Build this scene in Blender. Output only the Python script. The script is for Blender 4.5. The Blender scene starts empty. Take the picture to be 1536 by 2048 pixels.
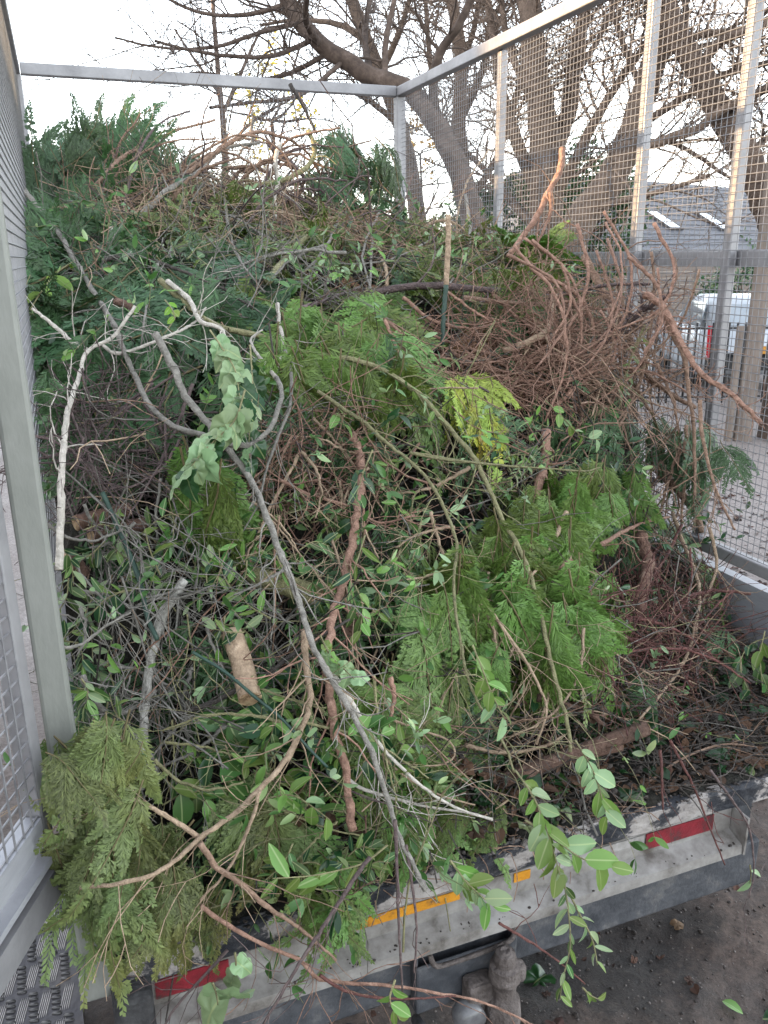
import bpy, math, random
import numpy as np
from mathutils import Matrix, Vector
random.seed(7); rng = np.random.default_rng(7)
scn = bpy.context.scene
COL = scn.collection
R_ = math.radians

# ------------------------------------------------------------------ camera, sky, sun, exposure
GZ = -0.95                      # ground level; z = 0 is the truck's bed floor
FPX = 1642.0
CAM = np.array([0.0905, -1.2719, 1.2126])
RV = np.array([0.93457911, -0.35560305, -0.01040931])
UV = np.array([0.11484182, 0.27387018, 0.95488558])
FV = np.array([0.33670943, 0.89361154, -0.29679146])
cd = bpy.data.cameras.new('camera'); cam = bpy.data.objects.new('camera', cd); COL.objects.link(cam)
cd.sensor_fit = 'HORIZONTAL'; cd.sensor_width = 36.0; cd.lens = FPX / 1536 * 36
cd.clip_start = 0.02; cd.clip_end = 600
m = Matrix.Identity(4)
for i in range(3):
    m[i][0] = RV[i]; m[i][1] = UV[i]; m[i][2] = -FV[i]; m[i][3] = CAM[i]
cam.matrix_world = m
scn.camera = cam

SUN_EL, SUN_AZ = R_(14.0), R_(-78)          # azimuth from +Y, clockwise
w = bpy.data.worlds.new('World'); scn.world = w; w.use_nodes = True
nt = w.node_tree; bg = nt.nodes['Background']
sky = nt.nodes.new('ShaderNodeTexSky'); sky.sky_type = 'NISHITA'; sky.sun_disc = False
sky.sun_elevation = SUN_EL; sky.sun_rotation = SUN_AZ; sky.air_density = 1.0; sky.dust_density = 0.6; sky.ozone_density = 1.0
hsv = nt.nodes.new('ShaderNodeHueSaturation'); hsv.inputs['Saturation'].default_value = .30        # thin high cloud: a whiter sky
nt.links.new(sky.outputs[0], hsv.inputs['Color']); nt.links.new(hsv.outputs[0], bg.inputs[0]); bg.inputs[1].default_value = 0.15
sl = bpy.data.lights.new('sun', 'SUN'); so = bpy.data.objects.new('sun', sl); COL.objects.link(so)
sl.energy = 2.5; sl.angle = R_(0.6); sl.color = (1.0, 0.66, 0.34)
sdir = Vector((math.sin(SUN_AZ) * math.cos(SUN_EL), math.cos(SUN_AZ) * math.cos(SUN_EL), math.sin(SUN_EL)))
so.rotation_euler = sdir.to_track_quat('Z', 'Y').to_euler()
vs = scn.view_settings
vs.view_transform = 'Standard'; vs.look = 'None'; vs.gamma = 1; vs.use_curve_mapping = False
vs.exposure = 3.0
scn.cycles.max_bounces = 6; scn.cycles.diffuse_bounces = 2; scn.cycles.transparent_max_bounces = 4
scn.cycles.use_denoising = True

# ------------------------------------------------------------------ helpers
def ray(px, py):
    return FV + RV * ((px - 768) / FPX) - UV * ((py - 1024) / FPX)
def at_depth(px, py, d):
    return CAM + ray(px, py) * d
def on_plane(px, py, ax, v):
    d = ray(px, py); return CAM + d * ((v - CAM[ax]) / d[ax])
def proj(p):
    d = np.asarray(p, float) - CAM; z = d @ FV
    return 768 + FPX * (d @ RV) / z, 1024 - FPX * (d @ UV) / z

YS = np.array([-.02, .1, .3, .6, .9, 1.2, 1.6, 2.2, 3.0, 3.55])
XS = np.array([0.0, .5, 1.0, 1.5, 2.03])
ZZ = np.array([
    [.06, .26, .52, .77, .97, 1.12, 1.28, 1.40, 1.54, 1.66],
    [.03, .22, .50, .78, 1.0, 1.14, 1.26, 1.38, 1.53, 1.66],
    [.00, .06, .36, .66, .93, 1.09, 1.21, 1.33, 1.48, 1.58],
    [.00, .00, .06, .40, .78, 1.02, 1.17, 1.28, 1.40, 1.48],
    [.00, .00, .00, .03, .32, .76, 1.06, 1.20, 1.30, 1.33]])
_ph = rng.uniform(0, 6.28, (8, 2)); _fr = rng.uniform(3.5, 13, (8, 2)) * rng.choice([-1, 1], (8, 2))
def Hs(x, y, noise=True):
    x = np.clip(np.asarray(x, float), XS[0], XS[-1]); y = np.clip(np.asarray(y, float), YS[0], YS[-1])
    i = np.clip(np.searchsorted(XS, x) - 1, 0, len(XS) - 2); j = np.clip(np.searchsorted(YS, y) - 1, 0, len(YS) - 2)
    u = (x - XS[i]) / (XS[i + 1] - XS[i]); v = (y - YS[j]) / (YS[j + 1] - YS[j])
    u = u * u * (3 - 2 * u) * .5 + u * .5
    z = (ZZ[i, j] * (1 - u) + ZZ[i + 1, j] * u) * (1 - v) + (ZZ[i, j + 1] * (1 - u) + ZZ[i + 1, j + 1] * u) * v
    if noise:
        n = 0
        for k in range(8):
            n = n + np.sin(x * _fr[k, 0] + _ph[k, 0]) * np.sin(y * _fr[k, 1] + _ph[k, 1])
        z = z + n * .022 * np.clip(z * 4, 0, 1)
    return z
TS = np.arange(.9, 5.2, .012)
def hit(px, py):
    """distance along the pixel's ray to the heap (or to the planes that bound it)"""
    d = ray(px, py); pts = CAM + TS[:, None] * d
    ins = (pts[:, 1] > -.02) & (pts[:, 1] < 3.55) & (pts[:, 2] < Hs(pts[:, 0], pts[:, 1])) & (pts[:, 0] < 2.02)
    k = np.flatnonzero(ins)
    if len(k): return TS[k[0]]
    best = []
    if d[0] > 0: best.append((2.0 - CAM[0]) / d[0])
    if d[1] > 0: best.append((3.4 - CAM[1]) / d[1])
    if d[2] < 0:
        t = (0.01 - CAM[2]) / d[2]; p = CAM + d * t
        if p[1] < 0: best.append((-0.06 - CAM[1]) / d[1])
        else: best.append(t)
    return min(b for b in best if b > 0)
def P(px, py, off=0.0, y=None):
    if y is not None: return on_plane(px, py, 1, y)
    d = ray(px, py); t = hit(px, py); return CAM + d * (t - off)
def normal_at(p):
    e = .06; x, y = p[0], p[1]
    n = np.array([-(Hs(x + e, y, False) - Hs(x - e, y, False)) / (2 * e), -(Hs(x, y + e, False) - Hs(x, y - e, False)) / (2 * e), 1.0])
    return n / np.linalg.norm(n)

class MB:
    """collects numpy chunks of vertices and faces; build() makes ONE mesh object"""
    def __init__(s): s.v = []; s.q = []; s.t = []; s.n = 0
    def add(s, v, q=None, t=None):
        v = np.asarray(v, float).reshape(-1, 3)
        if q is not None and len(q): s.q.append(np.asarray(q, np.int64) + s.n)
        if t is not None and len(t): s.t.append(np.asarray(t, np.int64) + s.n)
        s.v.append(v); s.n += len(v); return s
    def box(s, c, size, rot=None):
        h = np.asarray(size, float) / 2
        v = np.array([[x, y, z] for x in (-1, 1) for y in (-1, 1) for z in (-1, 1)], float) * h
        if rot is not None: v = v @ np.asarray(rot).T
        return s.add(v + np.asarray(c, float), [[0, 1, 3, 2], [4, 6, 7, 5], [0, 4, 5, 1], [2, 3, 7, 6], [0, 2, 6, 4], [1, 5, 7, 3]])
    def bbox(s, a, b):
        a = np.asarray(a, float); b = np.asarray(b, float); return s.box((a + b) / 2, np.abs(b - a))
    def bar(s, a, b, wd, hg, up=(0, 0, 1)):
        a = np.asarray(a, float); b = np.asarray(b, float); d = b - a; L = np.linalg.norm(d); d /= L
        u = np.asarray(up, float); sde = np.cross(d, u)
        if np.linalg.norm(sde) < 1e-4: sde = np.cross(d, (1, 0, 0))
        sde /= np.linalg.norm(sde); u = np.cross(sde, d)
        return s.box((a + b) / 2, (L, wd, hg), np.stack([d, sde, u], 1))
    def tubes(s, pts, rad, sides=4, cap=False):
        """pts (n,k,3), rad (n,k): n tubes at once"""
        pts = np.asarray(pts, float); rad = np.asarray(rad, float)
        if pts.ndim == 2: pts = pts[None]; rad = rad[None]
        n, k, _ = pts.shape
        tg = np.gradient(pts, axis=1); tg /= np.linalg.norm(tg, axis=2, keepdims=True) + 1e-9
        mean = pts[:, -1] - pts[:, 0]
        ref = np.stack([mean[:, 1] + .31, -mean[:, 2] + .17, mean[:, 0] - .23], 1)
        ref = ref - (ref * mean).sum(1, keepdims=True) / ((mean * mean).sum(1, keepdims=True) + 1e-9) * mean
        a = np.cross(tg, ref[:, None, :]); a /= np.linalg.norm(a, axis=2, keepdims=True) + 1e-9
        b = np.cross(tg, a)
        ang = np.arange(sides) * 2 * np.pi / sides
        v = pts[:, :, None, :] + rad[:, :, None, None] * (a[:, :, None, :] * np.cos(ang)[:, None] + b[:, :, None, :] * np.sin(ang)[:, None])
        idx = np.arange(n * k * sides).reshape(n, k, sides)
        i0 = idx[:, :-1]; i1 = idx[:, 1:]
        q = np.stack([i0, np.roll(i0, -1, 2), np.roll(i1, -1, 2), i1], -1).reshape(-1, 4)
        t = []
        if cap:
            for e in (0, k - 1):
                for j in range(1, sides - 1):
                    f = np.stack([idx[:, e, 0], idx[:, e, j], idx[:, e, j + 1]], 1)
                    t.append(f[:, ::-1] if e == 0 else f)
        return s.add(v, q, np.concatenate(t) if t else None)
    def inst(s, v, q, t, mats, locs):
        """copies of one shape: mats (n,3,3), locs (n,3)"""
        n = len(locs); m = len(v)
        vv = np.einsum('nij,mj->nmi', mats, v) + locs[:, None, :]
        o = (np.arange(n) * m)[:, None, None]
        return s.add(vv, (np.asarray(q)[None] + o).reshape(-1, 4) if q is not None and len(q) else None,
                     (np.asarray(t)[None] + o).reshape(-1, 3) if t is not None and len(t) else None)
    def arrays(s):
        return (np.concatenate(s.v), np.concatenate(s.q) if s.q else np.zeros((0, 4), np.int64), np.concatenate(s.t) if s.t else np.zeros((0, 3), np.int64))
    def mesh(s, name, smooth=True):
        v, q, t = s.arrays(); me = bpy.data.meshes.new(name)
        me.vertices.add(len(v)); me.vertices.foreach_set('co', v.astype(np.float32).ravel())
        lp = np.concatenate([q.ravel(), t.ravel()]).astype(np.int32)
        me.loops.add(len(lp)); me.loops.foreach_set('vertex_index', lp)
        st = np.concatenate([np.arange(len(q)) * 4, len(q) * 4 + np.arange(len(t)) * 3]).astype(np.int32)
        me.polygons.add(len(st)); me.polygons.foreach_set('loop_start', st)
        me.polygons.foreach_set('use_smooth', np.full(len(st), smooth, bool))
        me.update(calc_edges=True); return me
    def build(s, name, mat, parent=None, smooth=False, loc=None):
        me = s.mesh(name, smooth); me.materials.append(mat)
        return link(name, me, parent, loc)
def link(name, data, parent=None, loc=None):
    o = bpy.data.objects.new(name, data); COL.objects.link(o)
    if parent is not None: o.parent = parent
    if loc is not None: o.location = loc
    return o
def tag(o, label=None, cat=None, group=None, kind=None):
    if label: o['label'] = label
    if cat: o['category'] = cat
    if group: o['group'] = group
    if kind: o['kind'] = kind
    return o
def thing(name, label, cat, loc=(0, 0, 0), group=None):
    o = link(name, None, None, loc); o.empty_display_size = .05
    return tag(o, label, cat, group)

def spline(pts, n):
    """Catmull-Rom through the points, n samples evenly along it"""
    p = np.asarray(pts, float); e = np.vstack([2 * p[0] - p[1], p, 2 * p[-1] - p[-2]]); out = []
    for i in range(1, len(e) - 2):
        for u in np.linspace(0, 1, 9)[: 9 if i == len(e) - 3 else 8]:
            a, b, c, d = e[i - 1:i + 3]
            out.append(.5 * (2 * b + (c - a) * u + (2 * a - 5 * b + 4 * c - d) * u * u + (3 * b - a - 3 * c + d) * u ** 3))
    out = np.array(out); L = np.concatenate([[0], np.cumsum(np.linalg.norm(np.diff(out, axis=0), axis=1))])
    s = np.linspace(0, L[-1], n); return np.stack([np.interp(s, L, out[:, k]) for k in range(3)], 1)
def rand_dirs(n):
    v = rng.normal(size=(n, 3)); return v / np.linalg.norm(v, axis=1, keepdims=True)
def wander(start, direction, length, k=6, curl=.5, sag=0.0):
    """n wandering twigs at once -> (n,k,3)"""
    n = len(start); d = direction.copy(); p = start.copy(); out = [p.copy()]
    bend = rand_dirs(n) * curl
    for i in range(k - 1):
        d = d + bend * (1.5 / k) + rand_dirs(n) * curl * .45; d[:, 2] -= sag / k
        d /= np.linalg.norm(d, axis=1, keepdims=True)
        p = p + d * (length / (k - 1))[:, None]; out.append(p.copy())
    return np.stack(out, 1)

# ------------------------------------------------------------------ materials
def newmat(name):
    mt = bpy.data.materials.new(name); mt.use_nodes = True; nt = mt.node_tree
    return mt, nt, nt.nodes['Principled BSDF'], nt.nodes['Material Output']
def N(nt, typ, **kw):
    n = nt.nodes.new(typ)
    for k, v in kw.items():
        if k.startswith('i_'): n.inputs[k[2:].replace('_', ' ')].default_value = v
        else: setattr(n, k, v)
    return n
def ramp(nt, fac, stops):
    r = nt.nodes.new('ShaderNodeValToRGB'); cr = r.color_ramp
    while len(cr.elements) < len(stops): cr.elements.new(.5)
    for e, (p, c) in zip(cr.elements, stops):
        e.position = p; e.color = (*c, 1) if len(c) == 3 else c
    nt.links.new(fac, r.inputs[0]); return r.outputs[0]
def surf(name, stops, rough=.7, scale=20, detail=6, bump=.0, bscale=None, metallic=0, obj_random=0.0, coord='Object', stretch=None, spec=.4):
    mt, nt, b, o = newmat(name)
    tc = N(nt, 'ShaderNodeTexCoord'); src = tc.outputs[coord]
    if stretch:
        mp = N(nt, 'ShaderNodeMapping'); mp.inputs['Scale'].default_value = stretch; nt.links.new(src, mp.inputs[0]); src = mp.outputs[0]
    nz = N(nt, 'ShaderNodeTexNoise'); nz.inputs['Scale'].default_value = scale; nz.inputs['Detail'].default_value = detail; nz.inputs['Roughness'].default_value = .65
    nt.links.new(src, nz.inputs['Vector'])
    c = ramp(nt, nz.outputs['Fac'], stops)
    if obj_random:
        oi = N(nt, 'ShaderNodeObjectInfo'); mr = N(nt, 'ShaderNodeMapRange'); mr.inputs[3].default_value = 1 - obj_random; mr.inputs[4].default_value = 1 + obj_random
        nt.links.new(oi.outputs['Random'], mr.inputs[0])
        hs = N(nt, 'ShaderNodeHueSaturation'); nt.links.new(mr.outputs[0], hs.inputs['Value']); nt.links.new(c, hs.inputs['Color']); c = hs.outputs[0]
    nt.links.new(c, b.inputs['Base Color'])
    b.inputs['Roughness'].default_value = rough; b.inputs['Metallic'].default_value = metallic; b.inputs['Specular IOR Level'].default_value = spec
    if bump:
        n2 = N(nt, 'ShaderNodeTexNoise'); n2.inputs['Scale'].default_value = bscale or scale * 2; n2.inputs['Detail'].default_value = 8; nt.links.new(src, n2.inputs['Vector'])
        bp = N(nt, 'ShaderNodeBump'); bp.inputs['Strength'].default_value = bump; bp.inputs['Distance'].default_value = .02
        nt.links.new(n2.outputs['Fac'], bp.inputs['Height']); nt.links.new(bp.outputs[0], b.inputs['Normal'])
    return mt
def leafmat(name, top, under, rough=.45, var=.25, nscale=7, tip=None, transl=.25):
    vein = name.startswith('leaf_') and name not in ('leaf_brown', 'leaf_yellow')
    """top and underside colours of a leaf, light passing through, a little change from leaf to leaf"""
    mt, nt, b, out = newmat(name)
    geo = N(nt, 'ShaderNodeNewGeometry'); oi = N(nt, 'ShaderNodeObjectInfo'); tc = N(nt, 'ShaderNodeTexCoord')
    mx = N(nt, 'ShaderNodeMix', data_type='RGBA'); mx.inputs[6].default_value = (*top, 1); mx.inputs[7].default_value = (*under, 1)
    nt.links.new(geo.outputs['Backfacing'], mx.inputs[0])
    nz = N(nt, 'ShaderNodeTexNoise'); nz.inputs['Scale'].default_value = nscale; nz.inputs['Detail'].default_value = 3; nt.links.new(geo.outputs['Position'], nz.inputs['Vector'])
    col = mx.outputs[2]
    if vein:
        sp = N(nt, 'ShaderNodeSeparateXYZ'); nt.links.new(tc.outputs['Object'], sp.inputs[0]); ab = N(nt, 'ShaderNodeMath', operation='ABSOLUTE'); nt.links.new(sp.outputs['Y'], ab.inputs[0])
        vr = N(nt, 'ShaderNodeMapRange'); vr.inputs[1].default_value = .008; vr.inputs[2].default_value = .03; vr.inputs[3].default_value = .55; vr.inputs[4].default_value = 0; nt.links.new(ab.outputs[0], vr.inputs[0])
        m3 = N(nt, 'ShaderNodeMix', data_type='RGBA'); m3.inputs[7].default_value = (.36, .42, .20, 1); nt.links.new(vr.outputs[0], m3.inputs[0]); nt.links.new(col, m3.inputs[6]); col = m3.outputs[2]
    if tip is not None:
        f2 = N(nt, 'ShaderNodeMapRange'); f2.inputs[1].default_value = .5; f2.inputs[2].default_value = .68; nt.links.new(nz.outputs['Fac'], f2.inputs[0])
        m2 = N(nt, 'ShaderNodeMix', data_type='RGBA'); m2.inputs[7].default_value = (*tip, 1); nt.links.new(f2.outputs[0], m2.inputs[0]); nt.links.new(col, m2.inputs[6]); col = m2.outputs[2]
    ad = N(nt, 'ShaderNodeMath', operation='ADD'); nt.links.new(nz.outputs['Fac'], ad.inputs[0]); nt.links.new(oi.outputs['Random'], ad.inputs[1])
    ad2 = N(nt, 'ShaderNodeMath', operation='ADD'); nt.links.new(ad.outputs[0], ad2.inputs[0]); nt.links.new(geo.outputs['Random Per Island'], ad2.inputs[1])
    mr = N(nt, 'ShaderNodeMapRange'); mr.inputs[1].default_value = .7; mr.inputs[2].default_value = 2.2; mr.inputs[3].default_value = 1 - var * 1.6; mr.inputs[4].default_value = 1 + var * 1.6
    nt.links.new(ad2.outputs[0], mr.inputs[0])
    hm = N(nt, 'ShaderNodeMapRange'); hm.inputs[3].default_value = .472; hm.inputs[4].default_value = .522; nt.links.new(oi.outputs['Random'], hm.inputs[0])
    hs = N(nt, 'ShaderNodeHueSaturation'); nt.links.new(mr.outputs[0], hs.inputs['Value']); nt.links.new(hm.outputs[0], hs.inputs['Hue']); nt.links.new(col, hs.inputs['Color'])
    nt.links.new(hs.outputs[0], b.inputs['Base Color']); b.inputs['Roughness'].default_value = rough; b.inputs['Specular IOR Level'].default_value = .45
    tr = N(nt, 'ShaderNodeBsdfTranslucent'); nt.links.new(hs.outputs[0], tr.inputs[0])
    ms = N(nt, 'ShaderNodeMixShader'); ms.inputs[0].default_value = transl; nt.links.new(b.outputs[0], ms.inputs[1]); nt.links.new(tr.outputs[0], ms.inputs[2]); nt.links.new(ms.outputs[0], out.inputs[0])
    return mt

M = {}
def barkmat(key, a, b, c=None, scale=60, rough=.8, bump=.5):
    M[key] = M['bark_' + key] = surf('bark_' + key, [(.3, a), (.55, b), (.78, c or b)], rough, scale, 5, bump, scale * 2, obj_random=.22)
barkmat('grey', (.095, .09, .078), (.18, .168, .148), (.29, .275, .25))
barkmat('pale', (.26, .245, .21), (.42, .385, .34), (.55, .51, .46))
barkmat('olive', (.10, .095, .05), (.19, .18, .09), (.27, .25, .15))
barkmat('brown', (.10, .062, .043), (.21, .135, .095), (.33, .23, .17))
barkmat('tan', (.17, .12, .08), (.30, .22, .15), (.42, .32, .23))
barkmat('red', (.06, .022, .02), (.115, .045, .038), (.17, .08, .065))
barkmat('redbrown', (.13, .070, .050), (.25, .145, .105), (.38, .25, .19))
barkmat('purple', (.05, .035, .035), (.105, .075, .072), (.18, .135, .125))
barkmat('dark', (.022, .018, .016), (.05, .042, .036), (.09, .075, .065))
barkmat('cane', (.012, .030, .022), (.02, .05, .036), (.05, .085, .062), 25, .5, .1)
barkmat('mottled', (.09, .085, .07), (.27, .26, .235), (.52, .50, .47), 35)
barkmat('log', (.055, .030, .022), (.125, .072, .052), (.22, .15, .115), 30, .85, .9)
barkmat('tree', (.06, .042, .032), (.12, .085, .064), (.20, .15, .12), 9, .9, .8)
barkmat('treedark', (.038, .026, .021), (.08, .057, .045), (.14, .105, .088), 9, .9, .8)
M['cut'] = surf('cut_wood', [(.35, (.13, .08, .045)), (.5, (.27, .18, .105)), (.7, (.40, .30, .18))], .8, 70, 8, .5)
M['conifer_dark'] = leafmat('conifer_dark', (.034, .085, .026), (.046, .10, .038), .5, .3)
M['conifer_blue'] = leafmat('conifer_blue', (.036, .088, .032), (.055, .115, .055), .55, .3)
M['conifer_mid'] = leafmat('conifer_mid', (.082, .152, .020), (.10, .168, .036), .5, .3)
M['conifer_bright'] = leafmat('conifer_bright', (.11, .21, .035), (.13, .22, .06), .5, .25)
M['conifer_lime'] = leafmat('conifer_lime', (.25, .37, .042), (.27, .37, .065), .5, .2, 9, (.36, .33, .035))
M['conifer_olive'] = leafmat('conifer_olive', (.098, .138, .030), (.112, .15, .048), .55, .3, 6, (.13, .13, .035))
M['conifer_brown'] = leafmat('conifer_brown', (.15, .072, .035), (.19, .10, .05), .7, .3)
M['spray_stem'] = surf('spray_stem', [(.3, (.07, .06, .025)), (.7, (.13, .10, .045))], .7, 30)
M['leaf_privet'] = leafmat('leaf_privet', (.048, .108, .026), (.19, .26, .12), .38, .35)
M['leaf_light'] = leafmat('leaf_light', (.13, .23, .05), (.25, .33, .16), .4, .25, transl=.35)
M['leaf_pale'] = leafmat('leaf_pale', (.19, .28, .14), (.28, .37, .24), .42, .18)
M['leaf_ivy'] = leafmat('leaf_ivy', (.022, .07, .026), (.21, .30, .19), .3, .25)
M['leaf_dark'] = leafmat('leaf_dark', (.016, .055, .02), (.10, .16, .08), .28, .3)
M['leaf_lime'] = leafmat('leaf_lime', (.17, .30, .03), (.26, .37, .10), .4, .2, transl=.4)
M['leaf_brown'] = leafmat('leaf_brown', (.07, .036, .022), (.12, .07, .045), .75, .5)
M['leaf_yellow'] = leafmat('leaf_yellow', (.50, .36, .04), (.5, .36, .06), .6, .25, transl=.5)
M['core'] = surf('heap_core', [(.3, (.008, .008, .006)), (.6, (.018, .016, .011)), (.8, (.035, .027, .018))], .95, 30, 8, 1.0)  # near-black colour puts shade into the heap's gaps; also soil on the bed
M['galv'] = surf('galvanised_steel', [(.3, (.16, .157, .165)), (.5, (.23, .227, .236)), (.7, (.29, .287, .297))], .5, 5, 8, .05, 60, metallic=.35)
M['post'] = surf('dull_zinc_post', [(.28, (.13, .138, .125)), (.5, (.20, .208, .19)), (.72, (.255, .26, .245))], .55, 9, 9, .08, 70, metallic=.25, stretch=(1, 1, .35))
M['wire'] = surf('zinc_wire', [(.3, (.15, .15, .16)), (.7, (.24, .24, .25))], .5, 40, metallic=.3)
M['alu'] = surf('aluminium_board', [(.3, (.22, .225, .245)), (.6, (.31, .315, .34)), (.8, (.38, .385, .41))], .45, 4, 8, .06, 50, metallic=.3, stretch=(1, 1, 4))
M['rubber'] = surf('scuffed_rubber', [(.42, (.018, .018, .020)), (.58, (.05, .05, .052)), (.68, (.30, .29, .28))], .75, 16, 10, .5, 40)
M['edge'] = surf('scuffed_black_edge', [(.44, (.012, .014, .02)), (.50, (.03, .031, .036)), (.535, (.24, .22, .21)), (.75, (.33, .31, .29))], .7, 14, 12, .6, 60, stretch=(.6, 1.4, .8))
M['beam'] = surf('white_beam_paint', [(.34, (.07, .06, .052)), (.46, (.165, .155, .145)), (.58, (.235, .226, .215)), (.8, (.30, .29, .278))], .5, 11, 12, .06, 60)
M['red_tape'] = surf('red_reflective_tape', [(.34, (.04, .025, .025)), (.46, (.13, .010, .016)), (.7, (.21, .014, .024))], .45, 22, 9, .15, 200)
M['amber_tape'] = surf('amber_reflective_tape', [(.34, (.10, .06, .03)), (.44, (.42, .18, .012)), (.7, (.55, .25, .02))], .45, 24, 9, .15, 200)
M['white_tape'] = surf('white_reflective_tape', [(.35, (.17, .16, .15)), (.7, (.34, .33, .32))], .4, 30)
M['chassis'] = surf('dusty_chassis', [(.35, (.022, .025, .031)), (.55, (.055, .058, .066)), (.75, (.14, .135, .13))], .7, 12, 10, .3, 50)
M['mudsteel'] = surf('muddy_steel', [(.35, (.045, .036, .033)), (.55, (.105, .088, .082)), (.75, (.19, .17, .163))], .8, 18, 10, .7, 60)
M['glassy'] = surf('cloudy_lens', [(.3, (.07, .07, .075)), (.7, (.17, .17, .175))], .25, 30, 8)
M['tread'] = surf('tread_plate', [(.3, (.03, .029, .033)), (.55, (.055, .052, .057)), (.8, (.09, .08, .074))], .42, 7, 9, .1, 60, metallic=.5)
M['treadbar'] = surf('worn_tread_bar', [(.3, (.30, .285, .28)), (.7, (.48, .45, .43))], .4, 30, metallic=.6)  # paler bars, running one way on the plate
M['darkbar'] = surf('dull_tread_bar', [(.3, (.05, .049, .05)), (.7, (.09, .087, .087))], .4, 30, metallic=.5)  # darker bars, running crosswise
M['tyre'] = surf('tyre_rubber', [(.3, (.015, .015, .016)), (.7, (.04, .038, .036))], .85, 20, 6, .3)

# ground: wet dark earth, stones and pale grit
def ground_mat():
    mt, nt, b, out = newmat('wet_gritty_earth')
    geo = N(nt, 'ShaderNodeNewGeometry')
    def nz(s, d=8): 
        n = N(nt, 'ShaderNodeTexNoise'); n.inputs['Scale'].default_value = s; n.inputs['Detail'].default_value = d; n.inputs['Roughness'].default_value = .7; nt.links.new(geo.outputs['Position'], n.inputs['Vector']); return n
    a = nz(1.6); f = nz(38, 10)
    c1 = ramp(nt, a.outputs['Fac'], [(.32, (.022, .016, .0135)), (.47, (.058, .042, .035)), (.7, (.10, .075, .063))])
    c2 = ramp(nt, f.outputs['Fac'], [(.30, (.35, .33, .32)), (.5, (.95, .92, .9)), (.62, (1.25, 1.2, 1.15)), (.75, (2.2, 2.1, 2.0))])
    mx = N(nt, 'ShaderNodeMix', data_type='RGBA', blend_type='MULTIPLY'); mx.inputs[0].default_value = 1
    nt.links.new(c1, mx.inputs[6]); nt.links.new(c2, mx.inputs[7])
    # a damp patch of dug soil behind the tail
    vd = N(nt, 'ShaderNodeVectorMath', operation='DISTANCE'); vd.inputs[1].default_value = (1.45, .72, GZ + .05); nt.links.new(geo.outputs['Position'], vd.inputs[0])
    d5 = nz(5.5, 9); dm = N(nt, 'ShaderNodeMath', operation='MULTIPLY_ADD'); dm.inputs[1].default_value = -1.1; nt.links.new(d5.outputs['Fac'], dm.inputs[0]); nt.links.new(vd.outputs['Value'], dm.inputs[2])
    pr_ = N(nt, 'ShaderNodeMapRange'); pr_.inputs[1].default_value = -.12; pr_.inputs[2].default_value = .10; pr_.inputs[3].default_value = .24; pr_.inputs[4].default_value = 1; nt.links.new(dm.outputs[0], pr_.inputs[0])
    mz = N(nt, 'ShaderNodeMix', data_type='RGBA', blend_type='MULTIPLY'); mz.inputs[0].default_value = 1; nt.links.new(mx.outputs[2], mz.inputs[6]); nt.links.new(pr_.outputs[0], mz.inputs[7]); mx = mz
    # drier, paler gravel further off
    sx = N(nt, 'ShaderNodeSeparateXYZ'); nt.links.new(geo.outputs['Position'], sx.inputs[0])
    ad = N(nt, 'ShaderNodeMath', operation='MULTIPLY_ADD'); ad.inputs[1].default_value = 1.5; nt.links.new(a.outputs['Fac'], ad.inputs[0]); nt.links.new(sx.outputs['Y'], ad.inputs[2])
    mr = N(nt, 'ShaderNodeMapRange'); mr.inputs[1].default_value = 2.0; mr.inputs[2].default_value = 4.0; nt.links.new(ad.outputs[0], mr.inputs[0])
    c3 = ramp(nt, f.outputs['Fac'], [(.3, (.11, .093, .086)), (.5, (.19, .165, .155)), (.7, (.27, .24, .23))])
    m2 = N(nt, 'ShaderNodeMix', data_type='RGBA'); nt.links.new(mr.outputs[0], m2.inputs[0]); nt.links.new(mx.outputs[2], m2.inputs[6]); nt.links.new(c3, m2.inputs[7])
    nt.links.new(m2.outputs[2], b.inputs['Base Color'])
    rr = N(nt, 'ShaderNodeMapRange'); rr.inputs[1].default_value = .3; rr.inputs[2].default_value = .6; rr.inputs[3].default_value = .45; rr.inputs[4].default_value = .9; nt.links.new(a.outputs['Fac'], rr.inputs[0]); nt.links.new(rr.outputs[0], b.inputs['Roughness'])
    bp = N(nt, 'ShaderNodeBump'); bp.inputs['Strength'].default_value = .7; bp.inputs['Distance'].default_value = .012; nt.links.new(f.outputs['Fac'], bp.inputs['Height']); nt.links.new(bp.outputs[0], b.inputs['Normal'])
    return mt
M['ground'] = ground_mat()
M['road'] = surf('pale_wet_asphalt', [(.3, (.10, .11, .125)), (.7, (.19, .20, .22))], .28, 3, 8, .1, 90)  # pale blue-grey colour stands in for sky reflected on the wet road
M['roof'] = surf('grey_slate', [(.3, (.034, .036, .045)), (.55, (.056, .059, .072)), (.8, (.085, .088, .104))], .55, 4, 10, .2, 30, stretch=(1, 1, 4))
M['housewall'] = surf('buff_render', [(.3, (.30, .26, .22)), (.7, (.40, .35, .31))], .9, 6)
M['fascia'] = surf('dark_fascia', [(.3, (.03, .028, .03)), (.7, (.05, .045, .045))], .5, 8)
M['skylight'] = surf('skylight_glass', [(.3, (.55, .62, .70)), (.7, (.68, .74, .80))], .08, 2, spec=1.0)  # pale blue base colour paints the reflected sky into the pane
M['timber'] = surf('weathered_timber', [(.3, (.13, .105, .09)), (.6, (.20, .165, .14)), (.8, (.27, .23, .20))], .85, 6, 8, .3, 40, stretch=(.4, .4, 6))
M['railing'] = surf('black_railing', [(.3, (.012, .012, .014)), (.7, (.025, .025, .028))], .45, 20)
M['stone'] = surf('garden_stone', [(.3, (.08, .068, .062)), (.7, (.17, .15, .14))], .9, 14, 8, .6)
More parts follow.
